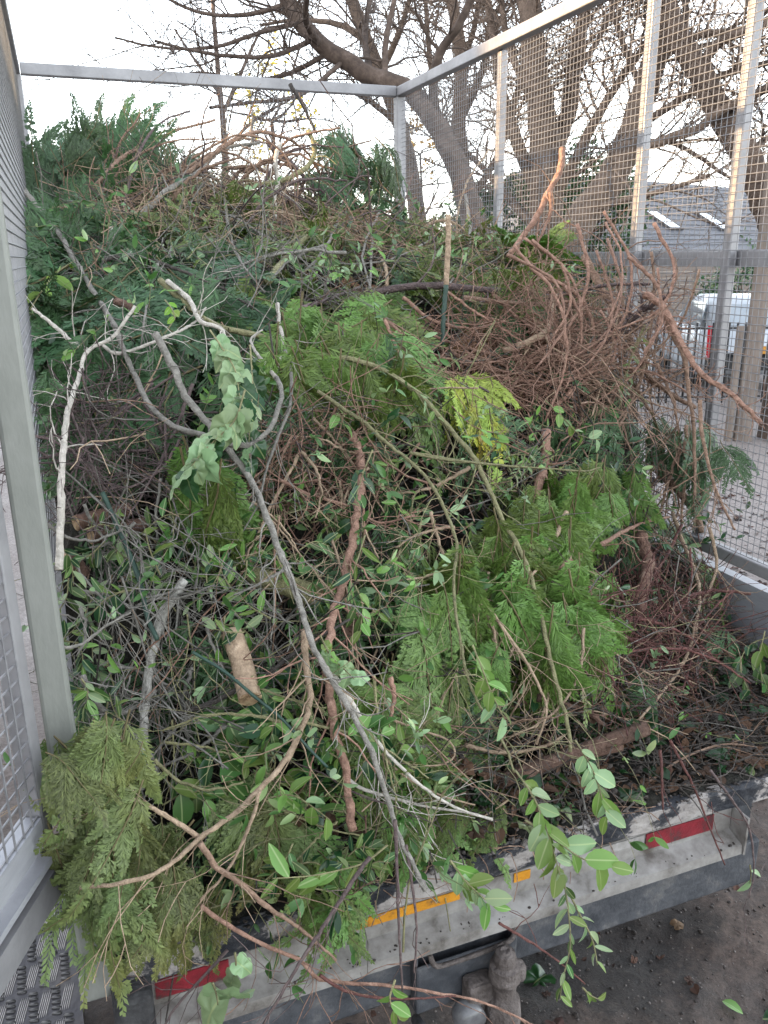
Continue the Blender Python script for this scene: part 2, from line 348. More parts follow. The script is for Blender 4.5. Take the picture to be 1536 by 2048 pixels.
M['carpaint'] = surf('silver_blue_paint', [(.3, (.40, .44, .49)), (.7, (.46, .50, .55))], .22, 3, spec=.6)
M['carglass'] = surf('dark_car_glass', [(.3, (.20, .24, .28)), (.7, (.28, .32, .36))], .05, 3, spec=1.0)
M['taillight'] = surf('red_lamp_lens', [(.3, (.35, .01, .02)), (.7, (.48, .02, .03))], .15, 20)
M['blackplastic'] = surf('black_plastic', [(.3, (.015, .015, .017)), (.7, (.03, .03, .033))], .5, 20)
M['pole'] = surf('pale_post_wood', [(.3, (.11, .088, .075)), (.7, (.20, .165, .14))], .85, 10, 6, .3, stretch=(1, 1, .2))

# ------------------------------------------------------------------ ground and road
def axis(lo, hi, fine_lo, fine_hi, step):
    a = np.arange(fine_lo, fine_hi + 1e-6, step)
    l = fine_lo - np.geomspace(step, fine_lo - lo, 26)[::-1]; r = fine_hi + np.geomspace(step, hi - fine_hi, 26)
    return np.concatenate([l, a, r])
gx = axis(-240, 240, -.6, 3.2, .022); gy = axis(-120, 300, -.3, 2.0, .022)
X, Y = np.meshgrid(gx, gy, indexing='ij')
def ground_z(X, Y):
    z = 0
    for k, (a, f) in enumerate([(.012, 2.1), (.009, 4.7), (.007, 9.5), (.005, 19), (.004, 37)]):
        z = z + a * np.sin(X * f + 1.3 * k + .7 * np.sin(Y * f * .6 + k)) * np.sin(Y * f * 1.1 + 2.1 * k + .8 * np.sin(X * f * .7))
    pile = .10 * np.exp(-(((X - 1.62) / .34) ** 2 + ((Y - .95) / .22) ** 2)) * (1 + .35 * np.sin(X * 31) * np.sin(Y * 27) + .2 * np.sin(X * 67 + 1) * np.sin(Y * 71))
    fade = np.clip(1 - (np.abs(X) + np.abs(Y)) / 40, .0, 1)
    return GZ + (z + pile) * fade
Z = ground_z(X, Y); nx, ny = X.shape
ii = np.arange(nx * ny).reshape(nx, ny)
b = MB(); b.add(np.stack([X, Y, Z], -1), np.stack([ii[:-1, :-1], ii[1:, :-1], ii[1:, 1:], ii[:-1, 1:]], -1).reshape(-1, 4))
g = b.build('ground', M['ground'], smooth=True); tag(g, kind='structure')
def flat(px, py):
    return on_plane(px, py, 2, GZ + .035)
b = MB(); f0, f1 = FV[:2] / np.linalg.norm(FV[:2]), RV[:2] / np.linalg.norm(RV[:2])
def hp(a, d, z): return np.array([CAM[0] + f0[0] * d + f1[0] * a, CAM[1] + f0[1] * d + f1[1] * a, z])
b.add([hp(-60, 15.5, GZ + .035), hp(90, 15.5, GZ + .035), hp(90, 23, GZ + .035), hp(-60, 23, GZ + .035)], [[0, 1, 2, 3]])
tag(b.build('road', M['road']), kind='structure')

# ------------------------------------------------------------------ house beyond the fence
def along(o, e, u, a, b_, up=0.0): return np.asarray(o) + np.asarray(e) * a + np.asarray(u) * b_ + np.array([0, 0, up])
eR, eF = np.array([f1[0], f1[1], 0]), np.array([f0[0], f0[1], 0])
corner = at_depth(1240, 490, 27.0); e_ = eR * .79 + eF * .613; h_ = -eR * .613 + eF * .79
house = thing('house', 'low bungalow with a grey slate roof and two skylights beyond the timber fence', 'house', (corner[0], corner[1], GZ))
hb = np.array([corner[0], corner[1], GZ]); ez = corner[2] - GZ; LEN, RUN, RISE = 20.0, 4.6, 2.6
def hl(a, b2, z): return np.array(e_) * a + np.array(h_) * b2 + np.array([0, 0, z])
b = MB(); sl_ = np.array([0, 0, .12])
for s_ in (0, 1):
    a0 = -.35; a1 = LEN
    lo = -.35 if s_ == 0 else 2 * RUN + .35
    p = [hl(a0, lo, ez - .18), hl(a1, lo, ez - .18), hl(a1, RUN, ez + RISE), hl(a0, RUN, ez + RISE)]
    b.add(np.array(p + [q - sl_ for q in p]), [[0, 1, 2, 3], [7, 6, 5, 4], [0, 4, 5, 1], [1, 5, 6, 2], [2, 6, 7, 3], [3, 7, 4, 0]])
roof = b.build('roof', M['roof'], house)
b = MB()
for k in range(1, 15):
    u = k / 15; b.bar(hl(-.36, -.35 + u * (RUN + .35), ez - .18 + u * (RISE + .18) + .012), hl(LEN, -.35 + u * (RUN + .35), ez - .18 + u * (RISE + .18) + .012), .03, .02)
tag(b.build('slate_course', M['roof'], roof), kind='stuff')
b = MB(); b.bbox((0, 0, 0), (1, 1, 1))
b = MB(); c8 = [hl(0, 0, 0), hl(LEN, 0, 0), hl(LEN, 2 * RUN, 0), hl(0, 2 * RUN, 0)]
b.add(np.array(c8 + [q + np.array([0, 0, ez - .02]) for q in c8]), [[0, 1, 5, 4], [1, 2, 6, 5], [2, 3, 7, 6], [3, 0, 4, 7]])
b.add(np.array([hl(0, 0, ez - .02), hl(0, 2 * RUN, ez - .02), hl(0, RUN, ez + RISE - .13)]), None, [[0, 1, 2]])
b.build('wall', M['housewall'], house)
b = MB(); b.bar(hl(-.3, -.37, ez - .27), hl(LEN, -.37, ez - .27), .04, .16); b.bar(hl(-.3, -.44, ez - .2), hl(LEN, -.44, ez - .2), .1, .08); b.build('gutter', M['fascia'], house)
rn = np.cross(e_, hl(0, RUN + .35, RISE + .18)); rn /= np.linalg.norm(rn); rn = rn if rn[2] > 0 else -rn
for a_ in (4.1, 7.5):
    def rp(a, u, o): return hl(a, -.35 + u * (RUN + .35), ez - .18 + u * (RISE + .18)) + rn * o
    fr = MB(); w_, u0, u1 = .8, .26, .50
    for A, B in (((a_, u0), (a_ + w_, u0)), ((a_, u1), (a_ + w_, u1)), ((a_, u0), (a_, u1)), ((a_ + w_, u0), (a_ + w_, u1))):
        fr.bar(rp(*A, .05), rp(*B, .05), .07, .09, up=rn)
    sk = fr.build('skylight', M['fascia'], house)
    pn = MB(); pn.add([rp(a_, u0, .07), rp(a_ + w_, u0, .07), rp(a_ + w_, u1, .07), rp(a_, u1, .07)], [[0, 1, 2, 3]])
    pn.build('pane', M['skylight'], sk)

# ------------------------------------------------------------------ fences
fence = thing('timber_fence', 'brown timber fence of horizontal boards in front of the bungalow', 'fence', tuple(hp(9, 24.5, GZ)))
FB = hp(9, 24.5, GZ); slat_me = {}
for bay in range(9):
    for k in range(11):
        if 'm' not in slat_me:
            q = MB(); q.box((0, 0, 0), (2.36, .03, .165)); slat_me['m'] = q.mesh('slat', False); slat_me['m'].materials.append(M['timber'])
        o = link('slat', slat_me['m'], fence, tuple(eR * (-6.0 + bay * 2.4) + np.array([0, 0, .16 + k * .178]) - eF * .005 * (k % 2)))
        o.rotation_euler = (0, 0, math.atan2(f1[1], f1[0]))
    q = MB(); q.box((0, 0, 1.03), (.09, .09, 2.06)); po = q.build('post', M['timber'], fence, loc=tuple(eR * (-7.2 + bay * 2.4) + eF * .07)); po.rotation_euler = (0, 0, math.atan2(f1[1], f1[0]))
rail_f = thing('metal_railing', 'black metal railing of thin upright bars along the parking yard', 'railing', tuple(hp(6.0, 12.2, GZ)))
q = MB(); q.tubes([[(0, 0, 0), (0, 0, 1.17)]], [[.015, .015]], 6, True); barm = q.mesh('bar', True); barm.materials.append(M['railing'])
for k in range(-34, 46):
    link('bar', barm, rail_f, tuple(eR * (k * .118) + np.array([0, 0, .03])))
for z in (.12, 1.12):
    q = MB(); q.bar(eR * -4.1 + np.array([0, 0, z]), eR * 5.6 + np.array([0, 0, z]), .03, .03); q.build('rail', M['railing'], rail_f)
for px, pl in ((1482, 'pale short wooden post before the black railing, nearer the white car'), (1502, 'pale short wooden post before the black railing, farther from the white car')):
    q = MB(); t_, base = at_depth(px, 652, 9.5), None
    q.tubes([[(t_[0], t_[1], GZ), (t_[0], t_[1], t_[2])]], [[.05, .045]], 8, True)
    tag(q.build('wooden_post', M['pole']), pl, 'post', 'pale posts by the railing')

# ------------------------------------------------------------------ parked car
def parked_car():
    c0 = hp(5.95, 13.3, GZ + .02)
    car = thing('parked_car', 'white hatchback with red tail lights parked beyond the black railing', 'car', tuple(c0))
    hd = (eF * .995 + eR * .10); sd = np.cross(hd, (0, 0, 1)); Rm = np.stack([sd, hd, [0, 0, 1]], 1)     # x across, y forward, z up
    # body: stations along the length, rounded cross-sections
    st = [(-.02, .40, .62, .74), (0.03, .30, .95, .80), (.35, .22, .98, .84), (1.2, .22, .95, .86), (2.6, .22, .92, .86), (3.3, .24, .82, .82), (3.75, .30, .66, .70)]
    def loft(st, prof):
        V = []; n = len(prof)
        for (y, z0, z1, hw) in st:
            for (u, v) in prof: V.append((u * hw, y, z0 + v * (z1 - z0)))
        V = np.array(V); k = len(st); idx = np.arange(k * n).reshape(k, n)
        Q = np.stack([idx[:-1], np.roll(idx[:-1], -1, 1), np.roll(idx[1:], -1, 1), idx[1:]], -1).reshape(-1, 4)
        T = [[0, j, j + 1] for j in range(1, n - 1)] + [[(k - 1) * n, (k - 1) * n + j + 1, (k - 1) * n + j] for j in range(1, n - 1)]
        return V @ Rm.T, Q, T
    prof = [(-.93, 0), (-1, .25), (-1, .7), (-.93, 1), (.93, 1), (1, .7), (1, .25), (.93, 0)]
    b = MB(); b.add(*loft(st, prof)); b.build('body', M['carpaint'], car, True)
    b = MB(); b.add(*loft([(.12, .93, .96, .78), (.30, .93, 1.40, .66), (1.0, .93, 1.49, .66), (1.7, .93, 1.46, .66), (2.55, .93, .96, .76)], [(-1, 0), (-.9, .8), (-.75, 1), (.75, 1), (.9, .8), (1, 0)])); b.build('cabin', M['carpaint'], car, True)
    def quad(name, pts, mt): 
        b = MB(); pts = np.array(pts, float); nrm = np.cross(pts[1] - pts[0], pts[2] - pts[0]); nrm /= np.linalg.norm(nrm)
        b.add(np.concatenate([pts, pts - nrm * .02]) @ Rm.T, [[0, 1, 2, 3], [7, 6, 5, 4], [0, 4, 5, 1], [1, 5, 6, 2], [2, 6, 7, 3], [3, 7, 4, 0]]); b.build(name, mt, car)
    quad('rear_window', [(-.52, .14, 1.03), (.52, .14, 1.03), (.46, .262, 1.36), (-.46, .262, 1.36)], M['carglass'])
    for s in (-1, 1):
        quad('side_window', [(s * .745, .5, 1.0), (s * .745, 1.9, 1.0), (s * .655, 1.7, 1.36), (s * .655, .55, 1.36)], M['carglass'])
        quad('taillight', [(s * .58, -.05, .50), (s * .74, .0, .50), (s * .75, .03, 1.04), (s * .64, .0, 1.04)], M['taillight'])
        for y in (.72, 3.0):
            b = MB(); a = np.linspace(0, 2 * np.pi, 17)[:-1]
            ring = np.stack([np.zeros(16), np.cos(a), np.sin(a)], 1)
            V = np.concatenate([ring * r + np.array([x, y, .31]) for x, r in ((s * .62, .31), (s * .84, .31), (s * .86, .26), (s * .83, .19))]); idx = np.arange(64).reshape(4, 16)
            b.add(V @ Rm.T, np.stack([idx[:-1], np.roll(idx[:-1], -1, 1), np.roll(idx[1:], -1, 1), idx[1:]], -1).reshape(-1, 4)); wh = b.build('wheel', M['tyre'], car, True)
            b = MB(); b.add(np.concatenate([ring * .19 + np.array([s * .832, y, .31]), [[s * .85, y, .31]]]) @ Rm.T, None, [[j, (j + 1) % 16, 16] for j in range(16)]); b.build('rim', M['galv'], wh)
    quad('number_plate', [(-.26, -.045, .60), (.26, -.045, .60), (.26, -.02, .72), (-.26, -.02, .72)], M['amber_tape'])
    quad('rear_bumper', [(-.76, -.05, .34), (.76, -.05, .34), (.76, -.045, .54), (-.76, -.045, .54)], M['blackplastic'])
parked_car()
# ------------------------------------------------------------------ trees
def grow_twigs(limbs, n_sec, spread, mb, up=.25, slen=(.7, 1.7), droop=0.0, fine=1.0):
    """secondary, tertiary and last twigs along limb polylines [(pts (k,3), radii (k))]"""
    S = [];D = [];L = [];Rr = []
    for pts, rad in limbs:
        n = max(3, int(n_sec * np.linalg.norm(np.diff(pts, axis=0), axis=1).sum()))
        u = rng.uniform(.12, 1, n) * (len(pts) - 1); i = np.minimum(u.astype(int), len(pts) - 2); f = (u - i)[:, None]
        s = pts[i] * (1 - f) + pts[i + 1] * f; tg = pts[i + 1] - pts[i]; tg /= np.linalg.norm(tg, axis=1, keepdims=True)
        d = tg * .55 + rand_dirs(n) * spread; d[:, 2] += up; d /= np.linalg.norm(d, axis=1, keepdims=True)
        S.append(s); D.append(d); L.append(rng.uniform(*slen, n)); Rr.append(np.minimum(rad[i] * .45, rng.uniform(.011, .022, n)))
    S = np.concatenate(S); D = np.concatenate(D); L = np.concatenate(L); Rr = np.concatenate(Rr)
    sec = wander(S, D, L, 7, .75, droop); mb.tubes(sec, Rr[:, None] * np.linspace(1, .35, 7), 4)
    def children(par, rad, per, l0, l1, rmul, k, sp):
        n = len(par) * per; pi = np.repeat(np.arange(len(par)), per)
        u = rng.uniform(.2, 1, n) * (par.shape[1] - 1); i = np.minimum(u.astype(int), par.shape[1] - 2); f = (u - i)[:, None]
        s = par[pi, i] * (1 - f) + par[pi, i + 1] * f; tg = par[pi, i + 1] - par[pi, i]; tg /= np.linalg.norm(tg, axis=1, keepdims=True) + 1e-9
        d = tg * .7 + rand_dirs(n) * sp; d[:, 2] += .1 - droop * .3; d /= np.linalg.norm(d, axis=1, keepdims=True)
        tw = wander(s, d, rng.uniform(l0, l1, n), k, .8, droop); r = rad[pi] * rmul
        mb.tubes(tw, r[:, None] * np.linspace(1, .5, k), 3); return tw, r
    t2, r2 = children(sec, Rr, int(6 * fine), .35, .95, .42, 6, .8)
    children(t2, r2, int(3 * fine), .12, .45, .62, 4, .8)
def tree(label, key, depth, trunk, limbs, n_sec=4, spread=.75, group=None, dz=0.0, fine=1.0, up=.25, droop=0.0, cat='tree'):
    """trunk / limbs: [(px, py, width px)], spread over depth so that the tree is round, not flat"""
    def line(pl, d0, d1):
        p = np.array([at_depth(x, y, d0 + (d1 - d0) * i / max(1, len(pl) - 1)) for i, (x, y, _) in enumerate(pl)])
        wdt = np.array([q[2] for q in pl], float) / FPX * depth / 2 * .86
        n = max(8, len(pl) * 5); c = spline(p, n); c += rng.normal(size=c.shape) * wdt.mean() * .07
        s = np.linspace(0, 1, len(pl)); return c, np.interp(np.linspace(0, 1, n), s, wdt)
    t, tr = line(trunk, depth, depth + dz)
    gp = t[0].copy(); gp[2] = GZ - .1
    if t[0][2] > GZ: t = np.vstack([gp, t]); tr = np.concatenate([[tr[0] * 1.25], tr])
    base = np.array([t[0][0], t[0][1], GZ])
    root = thing('bare_tree', label, cat, tuple(base), group)
    b = MB(); b.tubes(t - base, tr, 12); b.build('trunk', M[key], root, True)
    LL = [(t[len(t) // 2:], tr[len(t) // 2:])]
    for j, lb in enumerate(limbs):
        d1 = depth + rng.uniform(-1.5, 1.5); c, r = line(lb, depth + dz * .5, d1); LL.append((c, r))
        b = MB(); b.tubes(c - base, r, 8); b.build('limb', M[key], root, True)
    b = MB(); grow_twigs([(p - base, r) for p, r in LL], n_sec, spread, b, up, droop=droop, fine=fine)
    tag(b.build('twigs', M[key], root, True), kind='stuff')
    return root
tree('thick bare tree with an upright trunk behind the red-brown cut stick', 'tree', 11,
     [(1085, 640, 96), (1092, 480, 84), (1092, 330, 74), (1080, 200, 64), (1065, 80, 56), (1050, -80, 50)],
     [[(1090, 340, 44), (1135, 230, 40), (1150, 130, 36), (1170, 20, 30), (1185, -100, 26)], [(1088, 410, 34), (1040, 300, 30), (1003, 180, 26), (985, 60, 22), (965, -60, 18)],
      [(1095, 420, 26), (1150, 320, 22), (1215, 200, 18), (1290, 90, 14), (1360, -20, 10)], [(1080, 230, 22), (1040, 150, 18), (1010, 60, 15), (1000, -60, 12)],
      [(1148, 150, 18), (1190, 90, 14), (1230, 10, 11), (1260, -60, 9)], [(1092, 470, 24), (1020, 400, 18), (960, 330, 14), (900, 280, 10)]], 8)
tree('leaning bare tree whose trunk slants up to the right behind the middle cage posts', 'tree', 10,
     [(1075, 600, 84), (1160, 440, 76), (1235, 340, 70), (1285, 200, 60), (1318, 80, 56), (1340, -80, 50)],
     [[(1270, 260, 18), (1330, 218, 18), (1385, 185, 17), (1445, 150, 16), (1560, 120, 13)], [(1262, 280, 24), (1310, 288, 22), (1350, 272, 20), (1396, 258, 18), (1440, 222, 15), (1560, 170, 10)],
      [(1262, 285, 13), (1340, 285, 12), (1400, 315, 11), (1450, 350, 9), (1500, 372, 7)], [(1300, 150, 24), (1345, 95, 20), (1400, 70, 18), (1480, 60, 15), (1570, 30, 12)],
      [(1290, 190, 16), (1250, 100, 13), (1225, 20, 10), (1210, -70, 8)], [(1180, 420, 18), (1250, 400, 14), (1330, 380, 11), (1420, 350, 8)]], 7)
tree('bare tree leaning left across the slate roof, crossing the slanting trunk in an X', 'treedark', 9.6,
     [(1590, 640, 86), (1545, 430, 76), (1492, 320, 68), (1440, 225, 60), (1392, 130, 56), (1345, 50, 50), (1300, -60, 44)],
     [[(1440, 235, 22), (1490, 200, 20), (1545, 170, 18)], [(1395, 140, 26), (1440, 85, 22), (1500, 60, 18), (1570, 40, 14)], [(1490, 320, 18), (1530, 280, 16), (1580, 255, 13)], [(1390, 128, 18), (1370, 40, 14), (1380, -60, 10)]], 7)
tree('dark old tree whose heavy limb sweeps over the headboard rail', 'treedark', 9,
     [(985, 640, 66), (945, 430, 62), (900, 300, 58), (850, 215, 54), (800, 172, 50), (735, 150, 46), (690, 118, 44), (640, 88, 40), (590, 30, 36), (545, -50, 30)],
     [[(640, 90, 18), (612, 40, 15), (618, -40, 12)], [(770, 165, 16), (772, 80, 14), (795, -30, 10)], [(870, 240, 24), (868, 150, 22), (888, 92, 21), (915, 55, 19), (945, -10, 17), (965, -60, 15)],
      [(600, 45, 13), (520, 65, 11), (440, 92, 9), (360, 98, 7), (290, 90, 5), (230, 75, 4)], [(625, 80, 13), (545, 112, 11), (460, 112, 9), (380, 100, 7), (310, 82, 5)], [(570, 10, 13), (490, 30, 10), (400, 25, 8), (320, -10, 6)],
      [(660, 105, 13), (570, 150, 11), (480, 160, 9), (400, 145, 7), (330, 160, 5)], [(690, 120, 12), (600, 190, 10), (500, 205, 8), (420, 215, 6)], [(740, 152, 18), (730, 60, 15), (750, -50, 12)], [(560, -10, 14), (470, -20, 10), (360, -40, 8)]], 4.5, droop=.15)
tree('slim grey tree trunk rising straight behind the corner of the cage', 'tree', 14,
     [(962, 560, 44), (932, 400, 40), (918, 250, 36), (922, 120, 32), (905, 0, 28), (898, -90, 24)],
     [[(930, 380, 20), (885, 260, 16), (860, 120, 13), (850, -20, 10)], [(920, 240, 20), (965, 140, 16), (985, 20, 12)], [(922, 130, 16), (950, 50, 13), (960, -50, 10)], [(935, 410, 18), (1000, 300, 14), (1040, 160, 11), (1050, 20, 8)]], 8)
tree('pale forked tree behind the headboard, to the left of the cage corner', 'tree', 15.5,
     [(850, 560, 46), (820, 330, 40), (785, 210, 36), (745, 110, 34), (705, 0, 30), (690, -90, 26)],
     [[(760, 150, 18), (800, 60, 14), (830, -40, 10)], [(730, 80, 18), (680, 50, 14), (600, 40, 10), (520, 50, 7)], [(800, 250, 16), (720, 190, 13), (640, 170, 10), (560, 180, 7)]], 7)
tree('thin dark tree in the gap behind the headboard rail, yellow leaves beside it', 'treedark', 20,
     [(452, 560, 24), (450, 300, 18), (438, 170, 14), (430, 60, 11), (420, -60, 9)],
     [[(445, 230, 9), (480, 150, 8), (520, 60, 6)], [(440, 190, 9), (390, 120, 7), (350, 60, 5)], [(450, 300, 9), (510, 240, 7), (580, 200, 5)]], 2.2)

def leaf_cloud(mb, n, centre, radii, size, squash=.5):
    """many leaf-sized quads in clumps through an ellipsoid"""
    k = max(8, n // 40); c = rand_dirs(k) * rng.uniform(.35, 1, (k, 1)) ** .5 * radii; pick = rng.integers(0, k, n)
    p = c[pick] + rng.normal(size=(n, 3)) * np.asarray(radii) * .13 + centre
    a = rand_dirs(n); bb = np.cross(a, rand_dirs(n)); bb /= np.linalg.norm(bb, axis=1, keepdims=True)
    s = rng.uniform(.6, 1.3, (n, 1)) * size
    v = np.stack([p - a * s, p + bb * s * squash, p + a * s, p - bb * s * squash], 1)
    mb.add(v, np.arange(n * 4).reshape(n, 4))
def leafy_tree(name, label, px, py, depth, rad, n, size, leaf, cat='tree', trunk_w=.14, group=None):
    c = at_depth(px, py, depth); base = np.array([c[0], c[1], GZ]); root = thing(name, label, cat, tuple(base), group)
    h = c[2] - GZ
    b = MB(); tp = spline([(0, 0, -.1), (.08, .05, h * .4), (-.05, 0, h * .9)], 8); b.tubes(tp, np.linspace(trunk_w, trunk_w * .4, 8), 8)
    s = np.repeat(tp[3:], 5, 0); L = np.full(len(s), max(rad) * .9); wd = rand_dirs(len(s)); wd[:, 2] = abs(wd[:, 2]); b.tubes(wander(s, wd, L, 6, .5), np.tile(np.linspace(trunk_w * .35, .01, 6), (len(s), 1)), 4)
    b.build('trunk', M['treedark'], root, True)
    b = MB(); leaf_cloud(b, n, np.array([0, 0, h]), np.array(rad), size); tag(b.build('crown', leaf, root), kind='stuff')
    return root
leafy_tree('yellow_tree', 'tree with the last yellow autumn leaves behind the headboard', 545, 190, 22, (1.3, 1.3, 2.0), 330, .08, M['leaf_yellow'], trunk_w=.12)
leafy_tree('yellow_shrub', 'yellow leaved shrub behind the corner post of the cage', 845, 260, 17, (.5, .5, .9), 260, .06, M['leaf_yellow'], 'shrub', .05)
leafy_tree('conifer_hedge', 'dark evergreen hedge beside the slate roof, behind the side mesh', 1165, 450, 14.5, (1.05, .9, 1.45), 9000, .05, M['conifer_dark'], 'hedge', .12)
leafy_tree('evergreen_shrub', 'dark evergreen shrub at the foot of the thick upright trunk', 1010, 470, 15.5, (1.3, .9, 1.1), 7000, .05, M['conifer_dark'], 'shrub', .1)
leafy_tree('laurel_bush', 'green bush between the timber fence and the pale posts', 1480, 600, 19, (1.0, .8, 1.1), 3000, .06, M['leaf_dark'], 'bush', .06)
b = MB()
for k in range(26):
    d_ = rng.uniform(34, 46); leaf_cloud(b, 700, hp(-26 + k * 1.6, d_, GZ + 1.3), np.array([1.7, 1.5, 1.7]), .11)
tag(b.build('far_hedgerow', M['conifer_dark']), kind='stuff')
q = MB(); t_ = at_depth(1552, 320, 9.0); q.tubes([[(t_[0], t_[1], GZ), (t_[0] + .01, t_[1], .3), (t_[0], t_[1], t_[2] + .2)]], [[.11, .10, .10]], 12, True)
tag(q.build('wooden_pole', M['pole']), 'stout pale wooden pole beyond the last cage post', 'pole')
# unseen block added on the near left to keep low sun off the heap
ob = thing('outbuilding', 'long low outbuilding along the left of the yard', 'building', (-7.0, 1.0, GZ))
q = MB(); q.bbox((-3, -14, 0), (0, 8, 4.4)); q.build('wall', M['housewall'], ob)
q = MB(); q.add([(-3.3, -14.3, 4.4), (.3, -14.3, 4.4), (.3, 8.3, 4.4), (-3.3, 8.3, 4.4), (-1.5, -14.3, 4.95), (-1.5, 8.3, 4.95)], [[1, 2, 5, 4], [3, 0, 4, 5], [0, 3, 2, 1]], [[0, 1, 4], [2, 3, 5]]); q.build('roof', M['roof'], ob)

ob = thing('house', 'tall house at the far left of the yard', 'house', (-15.0, 8.0, GZ))  # unseen house shape, added to keep the low sun off the trees
q = MB(); q.bbox((-9, 0, 0), (0, 40, 11.0)); q.build('wall', M['housewall'], ob)
q = MB(); q.add([(-9.4, -.4, 11), (.4, -.4, 11), (.4, 40.4, 11), (-9.4, 40.4, 11), (-4.5, -.4, 14), (-4.5, 40.4, 14)], [[1, 2, 5, 4], [3, 0, 4, 5], [0, 3, 2, 1]], [[0, 1, 4], [2, 3, 5]]); q.build('roof', M['roof'], ob)

# ------------------------------------------------------------------ the caged tipper truck
W, L, H = 2.05, 3.60, 2.12
truck = thing('tipper_truck', 'caged tipper truck bed with open mesh gate, heaped with cut branches', 'truck', (0, 0, 0))
def part(name, mb, mat, parent=truck, smooth=False, kind=None): return tag(mb.build(name, M[mat], parent, smooth), kind=kind)
def bevel(o, wd=.004):
    md = o.modifiers.new('bevel', 'BEVEL'); md.width = wd; md.segments = 2; md.limit_method = 'ANGLE'; return o
part('bed_floor', MB().bbox((-.02, .012, -.055), (W + .06, L + .05, 0)), 'chassis')
# rear edge: bent, scuffed black lip
q = MB(); n = 90; xs = np.linspace(-.02, W + .1, n)
pr = np.array([(.014, .003), (-.004, .004), (-.012, -.004), (-.012, -.052), (-.002, -.058)])
jit = np.cumsum(rng.normal(size=n)) * .0006; V = np.array([[(x, a + j, c + j * .7) for a, c in pr] for x, j in zip(xs, jit)])
idx = np.arange(n * 5).reshape(n, 5); q.add(V, np.stack([idx[:-1, :-1], idx[1:, :-1], idx[1:, 1:], idx[:-1, 1:]], -1).reshape(-1, 4)); part('rear_edge', q, 'edge')
# pale underrun beam with a flared lower flange
q = MB(); x0, x1 = .085, 1.455
pr = np.array([(.03, -.059), (0, -.059), (-.001, -.118), (-.045, -.134), (-.047, -.158), (.03, -.158)])
V = np.array([[(x, a, c) for a, c in pr] for x in np.linspace(x0, x1, 30)]); idx = np.arange(180).reshape(30, 6)
q.add(V, np.stack([idx[:-1], idx[1:], np.roll(idx[1:], -1, 1), np.roll(idx[:-1], -1, 1)], -1).reshape(-1, 4)); q.add(V[0], None, [[0, 1, 2], [0, 2, 5], [2, 3, 4], [2, 4, 5]]); q.add(V[-1], None, [[2, 1, 0], [5, 2, 0], [4, 3, 2], [5, 4, 2]])
beam = part('underrun_beam', q, 'beam')
part('end_plate', MB().bbox((x1 + .002, -.05, -.16), (x1 + .008, .03, -.058)), 'beam', beam)
for (a, b_, key) in ((.105, .242, 'red_tape'), (.5, .73, 'amber_tape'), (.86, .90, 'amber_tape'), (1.205, 1.40, 'red_tape')):
    tag(part('reflector_tape', MB().bbox((a, -.0032, -.105 if key[0] == 'r' else -.085), (b_, -.0012, -.062)), key, beam), ('red' if key[0] == 'r' else 'amber') + ' reflective tape')
part('reflector_tape', MB().bbox((.96, -.003, -.084), (1.20, -.0011, -.062)), 'white_tape', beam)
for xx in (.065, 2.0):
    o = part('rubber_buffer', MB().bbox((xx - .035, -.055, -.18), (xx + .035, .02, -.035)), 'rubber'); bevel(o, .012)
# chassis, crossmember step, tow hitch
part('chassis_rail', MB().bbox((.42, .1, -.30), (.50, L, -.06)).bbox((1.55, .1, -.30), (1.63, L, -.06)), 'chassis')
o = part('crossmember', MB().bbox((.10, .03, -.345), (1.60, .10, -.215)), 'chassis'); bevel(o, .008)
q = MB(); q.bbox((.63, -.005, -.36), (.875, .005, -.235)).bbox((.63, .005, -.365), (.875, .09, -.353)).bbox((.63, .005, -.36), (.64, .03, -.21)).bbox((.865, .005, -.36), (.875, .03, -.21))
step = part('hitch_box', q, 'chassis'); bevel(step, .006)
q = MB(); q.tubes(spline([(.665, .005, -.215), (.672, -.005, -.237), (.70, -.007, -.243), (.82, -.007, -.240), (.862, -.006, -.230), (.868, .005, -.205)], 24), np.full(24, .006), 8, True); part('hitch_lip', q, 'mudsteel', step, True)
def lathe(mb, c, prof, ax=2, n=28):
    a = np.linspace(0, 2 * np.pi, n, endpoint=False); V = []
    for r, h in prof:
        ring = np.zeros((n, 3)); ring[:, (ax + 1) % 3] = np.cos(a) * r; ring[:, (ax + 2) % 3] = np.sin(a) * r; ring[:, ax] = h; V.append(ring)
    V = np.concatenate(V) + np.asarray(c); k = len(prof); idx = np.arange(k * n).reshape(k, n)
    return mb.add(V, np.stack([idx[:-1], np.roll(idx[:-1], -1, 1), np.roll(idx[1:], -1, 1), idx[1:]], -1).reshape(-1, 4))
hitch = part('tow_hitch', MB().bbox((.735, -.05, -.345), (.80, -.005, -.285)), 'mudsteel'); bevel(hitch, .01)
q = MB(); lathe(q, (.818, -.05, -.24), [(0, .030), (.010, .032), (.021, .026), (.025, .012), (.024, .0), (.033, -.006), (.035, -.04), (.028, -.05), (.026, -.085), (.036, -.10), (.040, -.14), (.036, -.2), (0, -.205)]); part('tow_pin', q, 'mudsteel', hitch)
q = MB(); lathe(q, (.85, -.05, -.275), [(0, .022), (.014, .02), (.019, .008), (.019, -.014), (.013, -.022), (0, -.022)]); part('pin_knob', q, 'mudsteel', hitch, True)
q = MB(); lathe(q, (.735, -.035, -.36), [(0, .02), (.022, .018), (.031, .010), (.034, 0), (.034, -.03), (0, -.03)][::-1], 1); part('socket_cap', q, 'glassy', hitch, True)
q = MB(); q.tubes(spline([(.48, .02, -.36), (.52, -.03, -.335), (.58, -.05, -.335), (.63, -.03, -.37), (.64, .02, -.40)], 20), np.full(20, .012), 8, True); part('air_hose', q, 'chassis', hitch, True)
q = MB()
